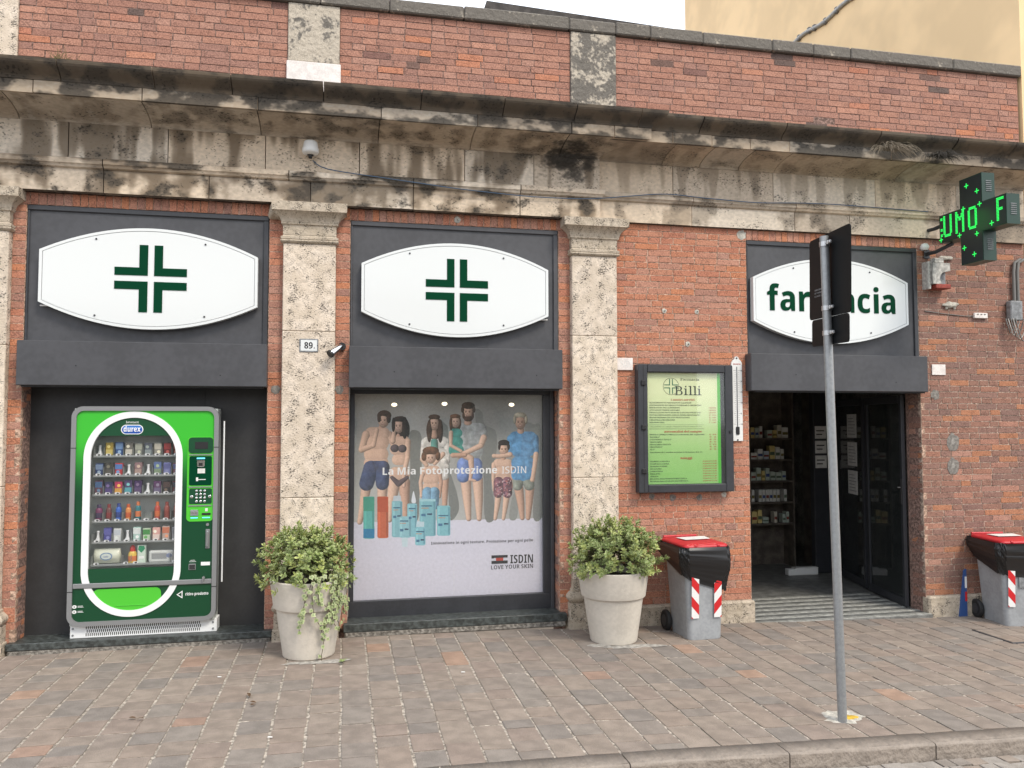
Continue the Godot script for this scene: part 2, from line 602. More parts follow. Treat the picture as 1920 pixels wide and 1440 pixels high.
	mat("yellow_paint", Color(.70, .45, .05), 0.8, 0, grain, 3.0)
	var gl := mat("glass", Color(.16, .19, .19), 0.02)
	gl.transparency = BaseMaterial3D.TRANSPARENCY_ALPHA
	gl.albedo_color.a = 0.05
	var gd := mat("glass_dark", Color(.03, .035, .035), 0.03)
	gd.transparency = BaseMaterial3D.TRANSPARENCY_ALPHA
	gd.albedo_color.a = 0.55

func glow(called: String, lin: Color, energy: float) -> void:
	var m := mat(called, lin * 0.3, 0.4)
	m.emission_enabled = true
	m.emission = lin.linear_to_srgb()
	m.emission_energy_multiplier = energy

# ---------------------------------------------------------------- brickwork
var brick_meshes := []
func make_brick_meshes() -> void:
	for k in 7:
		var w := []
		for j in 8:
			w.append(V(rng.randf_range(-.010, .010), rng.randf_range(-.045, .045), rng.randf_range(-.05, .03)))
		var m := MB.new()
		m.cbox(Vector3.ZERO, Vector3.ONE, 0.018, Basis.IDENTITY, w)
		brick_meshes.append(m.mesh())

# lays courses in the plane spanned by 'ux' (along) and y, facing 'uz', from 'o'; skip: rectangles (along, y) the bricks keep clear of
func lay(parent: Node, o: Vector3, ux: Vector3, uz: Vector3, length: float, y0: float, y1: float, palette: String, skip: Array = [], mortar: String = "", soot: float = 0.0, most: int = 300, gap: float = 0.010, mixed: float = 0.08, other: String = "rose") -> void:
	var ch := 0.0645
	var bs := Basis(ux, Vector3.UP, uz)
	var n := 0
	var rows := int(round((y1 - y0) / ch))
	var all := []
	var sn := FastNoiseLite.new()
	sn.seed = 77 + int(o.x * 10)
	sn.frequency = 2.2
	for r in rows:
		var y := y0 + (y1 - y0) * (r + 0.5) / rows
		var h := (y1 - y0) / rows
		var x := 0.0
		var ph := rng.randf()
		var first := true
		while x < length - 0.012:
			var L := 0.252 if rng.randf() < 0.56 else 0.128
			L += rng.randf_range(-.008, .008)
			if first:
				L = 0.128 if r % 2 == 0 else 0.252
				L *= lerpf(0.8, 1.05, ph)
				first = false
			if x + L > length - 0.06:
				L = length - x
			var c := Vector2(x + L * 0.5, y)
			var ok := true
			for s in skip:
				if s.has_point(c):
					ok = false
			if ok:
				var p := o + ux * c.x + Vector3.UP * (y - o.y) + uz * (-0.018 + rng.randf_range(-.0016, .0014))
				var pl := palette
				if rng.randf() < mixed:
					pl = other
				if soot > 0.0 and sn.get_noise_2d(c.x + o.x, y * 1.6) + rng.randf_range(-.14, .14) > 0.52 - soot:
					pl = "soot"
				all.append([p, V(L - gap, h - gap * 0.9, 0.036), "brick_%s_%d" % [pl, rng.randi() % (3 if pl == "soot" else 8)]])
			x += L
	if all.size() > most:
		all.sort_custom(func(a, b): return a[1].x > b[1].x)
	var rest := MB.new()
	for q in all:
		if n < most:
			var b := MeshInstance3D.new()
			b.mesh = brick_meshes[rng.randi() % 7]
			b.material_override = M[q[2]]
			b.transform = Transform3D(bs.scaled_local(q[1]), q[0] - parent.position)
			b.rotation.z += rng.randf_range(-.006, .006) if absf(uz.z) > 0.9 else 0.0
			b.name = "brick"
			parent.add_child(b, true)
		else:
			rest.cbox(q[0], q[1], 0.003, bs)
		n += 1
	if rest.v.size() > 0:
		obj(rest, "infill_bricks", "brick_%s_0" % palette, parent).set_meta("kind", "stuff")
	if mortar != "":
		var m := MB.new()
		m.cbox(o + ux * length * 0.5 + Vector3.UP * ((y0 + y1) * 0.5 - o.y) + uz * (-0.0246), V(length, y1 - y0, 0.040), 0.0005, bs)
		obj(m, "mortar_bed", mortar, parent)

# a block of a moulded stone band: profile [z, y, s] swept from x0 to x1; m0/m1 add the profile's z to the ends (mitres)
func band_block(parent: Node, prof: Array, x0: float, x1: float, dz: float, called: String = "stone_block", m1: float = -1.0, jit: float = 0.0) -> void:
	var m := MB.new()
	var N := prof.size()
	var segs := maxi(1, int((x1 - x0) / 0.35))
	for k in N - 1:
		var a = prof[k]
		var b = prof[k + 1]
		for sgm in segs:
			var q := []
			var uv := []
			for e in [[a, 0], [a, 1], [b, 1], [b, 0]]:
				var f := float(sgm + e[1]) / segs
				var xe := x1
				if m1 > -0.5:
					xe = m1 + (e[0][0] + dz - 0.1)
				var xx := lerpf(x0, xe, f)
				q.append(V(xx, e[0][1] + jit, e[0][0] + dz))
				uv.append(Vector2((xx + 3.4) / 11.2, e[0][2] / 2.0))
			var dzv: float = b[0] - a[0]
			var dyv: float = b[1] - a[1]
			m.face(q, V(0, -dzv, dyv), uv)
	for e in [[x0, -1.0], [x1, 1.0]]:
		var poly := PackedVector2Array()
		for p in prof:
			poly.append(Vector2(p[0] + dz, p[1] + jit))
		poly.append(Vector2(-0.05, prof[N - 1][1] + jit))
		poly.append(Vector2(-0.05, prof[0][1] + jit))
		var ix := Geometry2D.triangulate_polygon(poly)
		var s := m.v.size()
		for p in poly:
			var xx: float = e[0]
			if e[1] > 0 and m1 > -0.5:
				xx = m1 + (p.x - 0.1)
			m.put(V(xx, p.y, p.x), V(e[1], 0, 0), Vector2((xx + 3.4) / 11.2, 0.3))
		for k in range(0, ix.size(), 3):
			m.wind(s + ix[k], s + ix[k + 1], s + ix[k + 2], V(e[1], 0, 0))
	obj(m, called, "weathered_%d" % (rng.randi() % 4), parent)

func band(parent: Node, called: String, prof: Array, xl: float, joints: Array, xr: float, jr: Array, xe: float, step: float, mitre: bool) -> void:
	var b := node(called, parent)
	var xs := [xl] + joints
	for k in xs.size():
		var last: bool = k == xs.size() - 1
		var x1: float = xr if last else xs[k + 1]
		band_block(b, prof, xs[k] + 0.004, x1 - (0.0 if last else 0.004), rng.randf_range(-.003, .002), "stone_block", xr if (last and mitre) else -1.0, rng.randf_range(-.002, .002))
	xs = [xr] + jr
	for k in xs.size():
		var last: bool = k == xs.size() - 1
		var x1: float = xe if last else xs[k + 1]
		band_block(b, prof, xs[k] + (0.0 if k == 0 else 0.004), x1 - 0.004, -step + rng.randf_range(-.003, .002), "stone_block", -1.0, rng.randf_range(-.002, .002))

# a pilaster's stacked section: levels [y, out]
func stack(m: MB, x0: float, x1: float, z: float, lv: Array) -> void:
	for k in lv.size() - 1:
		var a = lv[k]
		var b = lv[k + 1]
		var A := [V(x0 - a[1], a[0], -.04), V(x0 - a[1], a[0], z + a[1]), V(x1 + a[1], a[0], z + a[1]), V(x1 + a[1], a[0], -.04)]
		var B := [V(x0 - b[1], b[0], -.04), V(x0 - b[1], b[0], z + b[1]), V(x1 + b[1], b[0], z + b[1]), V(x1 + b[1], b[0], -.04)]
		var up := V(0, a[1] - b[1], 0)
		var hgt: float = absf(b[0] - a[0])
		for j in 3:
			var out: Vector3 = [V(-1, 0, 0), V(0, 0, 1), V(1, 0, 0)][j] * hgt + up
			if b[0] < a[0]:
				out.y = -out.y
			m.face([A[j], A[j + 1], B[j + 1], B[j]], out)
	var e = lv[lv.size() - 1]
	m.face([V(x0 - e[1], e[0], -.04), V(x1 + e[1], e[0], -.04), V(x1 + e[1], e[0], z + e[1]), V(x0 - e[1], e[0], z + e[1])], V(0, 1, 0))
	e = lv[0]
	m.face([V(x0 - e[1], e[0], -.04), V(x1 + e[1], e[0], -.04), V(x1 + e[1], e[0], z + e[1]), V(x0 - e[1], e[0], z + e[1])], V(0, -1, 0))

func curve_levels(y0: float, o0: float, y1: float, o1: float, bulge: float, n: int = 5) -> Array:
	var out := []
	for k in n + 1:
		var f := float(k) / n
		out.append([lerpf(y0, y1, f), lerpf(o0, o1, f) + bulge * sin(f * PI)])
	return out

func pilaster(b: Node, x0: float, x1: float, cuts: Array) -> void:
	var p := node("pilaster", b)
	var z := 0.07
	var ys := [0.42] + cuts + [3.575]
	for k in ys.size() - 1:
		var m := MB.new()
		var mid: float = (ys[k] + ys[k + 1]) * 0.5
		m.cbox(V((x0 + x1) * 0.5, mid, z * 0.5 - .02), V(x1 - x0, ys[k + 1] - ys[k] - 0.003, z + 0.04), 0.006)
		obj(m, "shaft_block", ["travertine", "travertine_second", "travertine_third"][(k + int(absf(x0) * 3.0)) % 3], p)
	var n := MB.new()
	stack(n, x0, x1, z, [[3.575, 0.0], [3.58, .012]] + curve_levels(3.583, .016, 3.607, .016, .010, 4) + [[3.612, .022], [3.632, .022], [3.64, .006], [3.65, 0.002]])
	obj(n, "neck_moulding", "travertine_grey", p)
	var c := MB.new()
	stack(c, x0, x1, z, [[3.652, 0.004], [3.742, 0.004], [3.748, .018], [3.765, .020]] + curve_levels(3.767, .022, 3.852, .085, -.016, 6) + [[3.855, .098], [3.937, .100]])
	obj(c, "capital", "travertine_grey", p)
	var f := MB.new()
	var g := gy((x0 + x1) * .5)
	stack(f, x0, x1, z, [[g - .02, .055], [g + .10, .052], [g + .105, .040], [g + .245, .040]] + curve_levels(g + .247, .026, g + .347, .026, .034, 6) + [[g + .350, .018], [g + .372, .018], [g + .378, .006], [0.42, 0.0]])
	obj(f, "base", "travertine_grey", p)

func make_building() -> void:
	make_brick_meshes()
	var b := thing("pharmacy_building", "long brick pharmacy front with travertine pilasters and a stained stone cornice", "building")
	# solid wall behind the facing: everything the facing hangs on, open at the three bays
	var core := MB.new()
	for r in [[-5.2, -2.69, -.3, 5.9], [-.675, .055, -.3, 5.9], [2.065, 4.09, -.3, 5.9], [6.12, 7.5, -.3, 5.9], [-2.69, -.675, 2.45, 5.9], [.055, 2.065, 2.45, 5.9], [4.09, 6.12, 2.45, 5.9]]:
		core.box(V(r[0], r[2], -.24), V(r[1], r[3], -.045))
	obj(core, "wall_core", "mortar_rose", b)
	# brick faces
	var wy := 3.94
	var w := node("brick_wall", b)
	lay(w, V(2.648, 0, 0), V(1, 0, 0), V(0, 0, 1), 4.09 - 2.648, .135, wy, "orange", [Rect2(.26, 1.30, .90, 1.14)], "mortar_orange", 0.0, 300, .010, 0.14)
	w = node("brick_wall", b)
	lay(w, V(6.12, 0, 0), V(1, 0, 0), V(0, 0, 1), 1.385, .075, wy, "brown", [], "mortar_pale", 0.0, 300, .0095, 0.12)
	for s in [[-2.80, -2.69], [-.675, -.545], [-.077, .055], [2.065, 2.185]]:
		w = node("brick_wall", b)
		lay(w, V(s[0], 0, 0), V(1, 0, 0), V(0, 0, 1), s[1] - s[0], .06, wy - .11, "orange", [], "mortar_orange", 0.0, 300, .009, 0.35)
	# jambs, turned into the openings
	for s in [[-2.69, 1.0, "orange", .06], [2.065, -1.0, "orange", .1], [6.12, -1.0, "brown", -.02]]:
		w = node("brick_jamb", b)
		lay(w, V(s[0], 0, -.20 if s[1] < 0 else -.001), V(0, 0, -s[1]), V(s[1], 0, 0), .199, s[3], 2.45, s[2], [], "mortar_orange", 0.0, 300, .009, 0.2)
	# flat arches of upright bricks
	for s in [[-2.80, -.545], [-.077, 2.185], [4.09, 6.12]]:
		w = node("flat_arch", b)
		var n := int((s[1] - s[0]) / .066)
		var mb := MB.new()
		mb.box(V(s[0], 3.831, -.046), V(s[1], 3.939, -.007))
		obj(mb, "mortar_bed", "mortar_orange", w)
		for k in n:
			var d: float = (s[1] - s[0]) / n
			var q := MeshInstance3D.new()
			q.mesh = brick_meshes[rng.randi() % 7]
			q.material_override = M["brick_%s_%d" % ["orange" if rng.randf() < .75 else "rose", rng.randi() % 8]]
			q.transform = Transform3D(Basis.from_scale(V(d - .008, .104, .036)), V(s[0] + (k + .5) * d, 3.885, -.018 + rng.randf_range(-.003, .003)))
			q.rotation.z = rng.randf_range(-.03, .03)
			q.name = "brick"
			w.add_child(q, true)
	# low plinth of worn stone
	var pl := node("plinth", b)
	for s in [[2.72, 3.45, .135], [3.455, 4.10, .135], [6.115, 6.75, .078], [6.755, 7.5, .078]]:
		var m := MB.new()
		m.cbox(V((s[0] + s[1]) * .5, s[2] * .5 - .1, .0), V(s[1] - s[0], s[2] + .2, .12), .018)
		obj(m, "stone_block", "travertine_grey", pl)
	pilaster(b, -3.27, -2.80, [1.4, 2.6])
	pilaster(b, -.545, -.077, [1.26, 2.77])
	pilaster(b, 2.185, 2.648, [1.4, 2.785])
	var chip := MB.new()
	_lump(chip, V(-.615, 3.868, .02), V(.065, .085, .13), 19)
	obj(chip, "mortar_repair", "travertine_grey", b)
	# entablature and cornice
	var xr := 2.47
	var xe := 7.5
	band(b, "architrave", [[.02, 3.94, -.05], [.095, 3.94, 0.0], [.095, 4.14, .20]], -5.2, [-3.4, -2.06, -1.19, -.31, .63, 1.66], xr, [3.47, 4.63, 5.28, 6.4], xe, .055, false)
	band(b, "fillet", [[.095, 4.14, .20], [.118, 4.150, .22], [.128, 4.168, .25], [.140, 4.178, .27], [.140, 4.222, .32], [.09, 4.240, .365]], -5.2, [-3.4, -2.06, -.5, .63, 1.66], xr, [3.47, 4.63, 6.4], xe, .055, true)
	band(b, "frieze", [[.09, 4.240, .37], [.09, 4.545, .675]], -5.2, [-3.3, -2.35, -1.54, -.71, .13, 1.12, 1.8], xr, [3.27, 4.39, 5.6, 6.61], xe, .055, false)
	var bed := []
	for k in 8:
		var f := k / 7.0
		bed.append([.092 + .372 * (1.0 - cos(f * PI * .5)), 4.545 + .086 * sin(f * PI * .5), .68 + .39 * f])
	band(b, "bed_moulding", bed, -5.2, [-3.6, -2.74, -1.68, -.75, .30, 1.17, 2.06], xr, [3.15, 3.56, 3.99, 4.40, 5.84], xe, .055, true)
	band(b, "corona", [[.46, 4.632, 1.07], [.49, 4.632, 1.085], [.49, 4.738, 1.20]], -5.2, [-3.4, -2.5, -1.67, -.74, .31, 1.18, 2.07, 2.49], xr, [3.10, 3.51, 3.92, 4.35, 5.5, 6.59], xe, .055, true)
	var cy := []
	for k in 9:
		var f := k / 8.0
		cy.append([.495 + .125 * (f - 0.13 * sin(f * TAU)), 4.738 + .122 * f, 1.21 + .17 * f])
	cy.append([.622, 4.872, 1.40])
	cy.append([.0, 4.95, 1.98])
	band(b, "cyma", cy, -5.2, [-3.2, -2.29, -1.57, -.95, -.19, .66, 1.41, 2.09, 2.72], xr, [3.37, 4.25, 5.3, 6.2, 6.91], xe, .055, true)
	# rubble core that shows as dark joints between the cornice stones
	abox(V(-5.2, 4.645, -.04), V(2.80, 4.855, .44), "cornice_core", "joint", b)
	abox(V(2.80, 4.645, -.04), V(7.49, 4.855, .385), "cornice_core", "joint", b)
	# parapet
	for s in [[-2.80, -.53, "rose", .02], [-.06, 2.20, "rose", .13], [2.675, 7.5, "rose", .03]]:
		w = node("parapet_panel", b)
		lay(w, V(s[0], 0, 0), V(1, 0, 0), V(0, 0, 1), s[1] - s[0], 4.94, 5.855, s[2], [Rect2(5.02 - s[0], 5.13, .1, .06)], "mortar_rose", s[3], 300, .009, 0.07, "orange")
	for s in [[-4.0, -2.80, "travertine", 0], [-.53, -.06, "crust_light", 1], [2.20, 2.675, "crust_mid", 0]]:
		w = node("parapet_pier", b)
		abox(V(s[0], 5.30 if s[3] == 1 else 4.94, -.04), V(s[1], 5.855, .022), "stone_block", s[2], w, .006)
		if s[3] == 1:
			abox(V(s[0] - .01, 4.94, -.04), V(s[1] + .012, 5.297, .034), "stone_block", "marble_plate", w, .006)
	w = node("coping", b)
	var cx := [-5.2, -3.4, -2.2, -1.18, -.24, .40, 1.12, 2.18, 2.67, 3.04, 3.62, 4.41, 4.89, 5.34, 6.62, 7.52]
	for k in cx.size() - 1:
		abox(V(cx[k] + .002, 5.857 + rng.randf_range(0, .003), -.30), V(cx[k + 1] - .002, 5.985 + rng.randf_range(-.006, .004), .045 + rng.randf_range(-.004, .004)), "coping_stone", "crust_dark", w, .012)
	# side and roof of the shop behind the parapet
	abox(V(-5.2, 5.30, -6.0), V(7.5, 5.42, -.26), "flat_roof", "roof_dark", b)

# ---------------------------------------------------------------- fascia panels, shutter housings, signs
func oval(hw: float, he: float, hm: float, k: float = 1.0) -> PackedVector2Array:
	var p := PackedVector2Array()
	var n := 28
	for j in n + 1:
		var x := lerpf(-1.0, 1.0, float(j) / n)
		p.append(Vector2(x * hw * k, -(he + (hm - he) * (1.0 - x * x)) * k - (1.0 - k) * 0.0))
	for j in n + 1:
		var x := lerpf(1.0, -1.0, float(j) / n)
		p.append(Vector2(x * hw * k, (he + (hm - he) * (1.0 - x * x)) * k))
	return p

func inset(hw: float, he: float, hm: float, d: float) -> PackedVector2Array:
	return oval(hw - d, he - d * 0.55, hm - d, 1.0)

func sign_board(x: float, y: float, hw: float, label: String, cross: bool) -> Node3D:
	var s := thing("oval_sign", label, "sign", V(x, y, .0), "oval white signs over the three bays")
	var he := .226
	var hm := .448
	var m := MB.new()
	m.prism(oval(hw, he, hm), -.006, .048)
	obj(m, "housing", "sign_edge", s)
	m = MB.new()
	m.ring(oval(hw, he, hm), inset(hw, he, hm, .024), .048, .060)
	obj(m, "rim", "sign_white", s)
	m = MB.new()
	m.prism(inset(hw, he, hm, .029), .047, .058)
	obj(m, "face", "sign_white", s)
	for q in [[-.45, .335], [.45, .325], [-.45, -.335], [.45, -.325]]:
		m = MB.new()
		m.tube([V(q[0], q[1], .057), V(q[0], q[1], .064)], .0085, 10)
		obj(m, "screw", "frame_dark", s)
	if cross:
		# four angle pieces leave a white cross between them
		var a := .298
		var t := .071
		var g := .026
		for sx in [-1, 1]:
			for sy in [-1, 1]:
				var p := PackedVector2Array()
				for c in [[g, g], [a, g], [a, g + t], [g + t, g + t], [g + t, a], [g, a]]:
					p.append(Vector2(c[0] * sx, c[1] * sy))
				m = MB.new()
				m.prism(p, .0575, .0625)
				obj(m, "cross_arm", "sign_green", s)
	else:
		letters(s, "farmacia", V(-.755, -.115, .0585), .262, 1.505, "sign_green", sans_bold, 0, "lettering", .005)
	return s

func make_bays() -> void:
	var names := ["first bay, over the vending machine", "middle bay, over the advert window", "doorway bay, over the open entrance"]
	var sp := [[-2.69, -.675], [.055, 2.065], [4.09, 6.12]]
	for k in 3:
		var x0: float = sp[k][0] + .004
		var x1: float = sp[k][1] - .004
		var p := thing("fascia_panel", "flat charcoal metal panel filling the top of the " + names[k], "panel", V((x0 + x1) * .5, 2.63, -.02), "charcoal fascia panels")
		var hw := (x1 - x0) * .5
		var m := MB.new()
		m.cbox(V(0, .60, -.012), V(hw * 2, 1.20, .03), .002)
		obj(m, "sheet", "charcoal", p)
		for e in [[V(-hw, 1.155, .003), V(hw, 1.198, .022)], [V(-hw, .0, .003), V(-hw + .018, 1.154, .018)], [V(hw - .045, .0, .003), V(hw, 1.154, .022)]]:
			abox(e[0], e[1], "edge_trim", "frame_dark" if k != 1 else "charcoal", p, .004)
		var s := thing("shutter_box", "boxy charcoal shutter housing projecting across the " + names[k], "shutter box", V((x0 + x1) * .5, 2.255, 0), "charcoal shutter housings")
		m = MB.new()
		var ex := .018 if k < 2 else .04
		m.cbox(V(-ex * .5 if k == 2 else 0.0, .191, .066), V(hw * 2 + ex, .382, .128), .006)
		obj(m, "housing", "charcoal", s)
		abox(V(-hw + .02, -.012, .012), V(hw - .02, -.001, .10), "slot_strip", "black", s)
		for q in ([[-.55, .17], [.62, .10]] if k != 1 else [[-.6, .15], [-.2, .12], [.75, .13]]):
			m = MB.new()
			m.tube([V(q[0], q[1], .129), V(q[0], q[1], .1325)], .006, 8)
			obj(m, "rivet", "black", s)
	var a := sign_board(-1.666, 3.204, .900, "white oval sign with green cross above the green vending machine", true)
	abox(V(-.895, -.262, .012), V(-.80, -.250, .030), "mounting_clip", "white_plastic", a, .003)
	a = sign_board(1.053, 3.193, .895, "white oval sign with green cross above the window advert", true)
	abox(V(.80, -.262, .012), V(.895, -.250, .030), "mounting_clip", "white_plastic", a, .003)
	sign_board(5.040, 3.208, .910, "white oval sign lettered farmacia above the dark doorway", false)
	# stone sills
	for s in [[-2.74, -.60, "dark grey stone slab under the green vending machine"], [.02, 2.12, "dark grey stone sill below the advert window"]]:
		var mm := MB.new()
		mm.cbox(V(0, .062, -.075), V(s[1] - s[0], .06 if s[0] < 0 else .075, .29), .006)
		var o := thing("stone_sill", s[2], "sill", V((s[0] + s[1]) * .5, .0 if s[0] < 0 else .012, 0), "dark stone sills")
		obj(mm, "slab", "sill_stone", o)
		mm = MB.new()
		mm.cbox(V(0, .0, -.06), V(s[1] - s[0] - .02, .066 if s[0] < 0 else .06, .25), .012)
		obj(mm, "mortar_footing", "mortar_grey", o)
	# vending bay back panel
	var bp := thing("bay_panel", "plain dark charcoal panel around the green vending machine", "panel", V(-1.68, .085, -.21))
	abox(V(-1.02, 0, -.02), V(1.01, 2.38, .0), "sheet", "charcoal_dark", bp)
	abox(V(.44, 1.93, 0), V(.446, 2.30, .003), "seam", "black", bp)

# ---------------------------------------------------------------- window with its printed film
var pim: Image
const PW := 1024
const PH := 1088
func pp(x: float, y: float) -> Vector2:
	# sketch units of the artwork to pixels of the print
	var xl := 80.0 - 15.0 * (y - 58.0) / 1166.0
	var u := (x - xl) / (1134.0 - xl)
	var v := (y - 57.0 - 6.0 * u) / (1167.0 - 52.0 * u)
	return Vector2(u * PW, v * PH)

func raster(q: PackedVector2Array, c: Color) -> void:
	var lo := 1e9
	var hi := -1e9
	for p in q:
		lo = minf(lo, p.y); hi = maxf(hi, p.y)
	for y in range(maxi(0, int(lo)), mini(PH - 1, int(hi)) + 1):
		var xs := []
		var yy := y + .5
		for k in q.size():
			var a := q[k]
			var b := q[(k + 1) % q.size()]
			if (a.y <= yy) != (b.y <= yy):
				xs.append(a.x + (yy - a.y) / (b.y - a.y) * (b.x - a.x))
		xs.sort()
		for k in range(0, xs.size() - 1, 2):
			var x0 := clampi(int(round(xs[k])), 0, PW)
			var x1 := clampi(int(round(xs[k + 1])), 0, PW)
			if x1 > x0:
				pim.fill_rect(Rect2i(x0, y, x1 - x0, 1), c)

func ink(pts: Array, r: int, g: int, b: int) -> void:
	var q := PackedVector2Array()
	for k in range(0, pts.size(), 2):
		q.append(pp(pts[k], pts[k + 1]))
	raster(q, Color8(r, g, b))

# a closed outline rounded through its points
func soft_ink(pts: Array, r: int, g: int, b: int) -> void:
	var q := PackedVector2Array()
	var n := pts.size() / 2
	for k in n:
		var P := []
		for j in [-1, 0, 1, 2]:
			var w: int = (k + j + n) % n
			P.append(Vector2(pts[w * 2], pts[w * 2 + 1]))
		for s in 5:
			var c: Vector2 = P[1].cubic_interpolate(P[2], P[0], P[3], s / 5.0)
			q.append(pp(c.x, c.y))
	raster(q, Color8(r, g, b))

func dot(x: float, y: float, rx: float, ry: float, r: int, g: int, b: int) -> void:
	var q := PackedVector2Array()
	for k in 24:
		q.append(pp(x + cos(TAU * k / 24) * rx, y + sin(TAU * k / 24) * ry))
	raster(q, Color8(r, g, b))

# the photographed family: each figure is modelled from rounded volumes, lit as in the studio, and printed
var pz := PackedFloat32Array()
var pnz: FastNoiseLite
func vol(x0: float, y0: float, r0: float, x1: float, y1: float, r1: float, c: Array, z: float, fold: float = 0.0) -> void:
	var A := pp(x0, y0)
	var B := pp(x1, y1)
	r0 *= .96
	r1 *= .96
	var rm := maxf(r0, r1)
	var d := B - A
	var l2 := maxf(d.length_squared(), .0001)
	# wide shapes are trunks: they turn the light less than limbs do
	var rel := .30 if absf(d.x) > absf(d.y) and rm > 24.0 else 1.0
	for y in range(maxi(0, int(minf(A.y, B.y) - rm)), mini(PH, int(maxf(A.y, B.y) + rm) + 2)):
		for x in range(maxi(0, int(minf(A.x, B.x) - rm)), mini(PW, int(maxf(A.x, B.x) + rm) + 2)):
			var p := Vector2(x, y)
			var t := clampf((p - A).dot(d) / l2, 0.0, 1.0)
			var q := p - A - d * t
			var r := lerpf(r0, r1, t)
			var e := q.length_squared() / (r * r)
			if e < 1.0:
				_pix(x, y, q / r, sqrt(1.0 - e), z + sqrt(1.0 - e) * r * .6, c, fold, rel)

func egg(x0: float, y0: float, rx: float, ry: float, c: Array, z: float, fold: float = 0.0) -> void:
	var A := pp(x0, y0)
	rx *= .96
	ry *= .96
	for y in range(maxi(0, int(A.y - ry)), mini(PH, int(A.y + ry) + 2)):
		for x in range(maxi(0, int(A.x - rx)), mini(PW, int(A.x + rx) + 2)):
			var q := Vector2((x - A.x) / rx, (y - A.y) / ry)
			var e := q.length_squared()
			if e < 1.0:
				_pix(x, y, q, sqrt(1.0 - e), z + sqrt(1.0 - e) * minf(rx, ry) * .6, c, fold)

func _pix(x: int, y: int, q: Vector2, nz: float, h: float, c: Array, fold: float, relief: float = 1.0) -> void:
	var k := y * PW + x
	if h <= pz[k]:
		return
	pz[k] = h
	var w := pnz.get_noise_2d(x * .35, y * .35)
	var lit := lerpf(.93 - .07 * q.x, 0.60 + 0.46 * maxf(0.0, -q.x * .50 - q.y * .35 + nz * .72), relief) + fold * w + .05 * pnz.get_noise_2d(x * 1.4, y * 1.4)
	pim.set_pixel(x, y, Color8(clampi(int(c[0] * lit), 0, 255), clampi(int(c[1] * lit), 0, 255), clampi(int(c[2] * lit), 0, 255)))

func looks(x: float, y: float, rx: float, ry: float, beard: bool = false) -> void:
	for s in [-1, 1]:
		dot(x + s * rx * .36, y - ry * .06, rx * .17, ry * .06, 66, 46, 40)
		dot(x + s * rx * .36, y - ry * .22, rx * .24, ry * .04, 96, 68, 56)
	dot(x - rx * .02, y + ry * .20, rx * .10, ry * .05, 150, 104, 86)
	dot(x, y + ry * .50, rx * .34, ry * .075, 150, 88, 80)
	dot(x, y + ry * .48, rx * .26, ry * .035, 226, 214, 206)

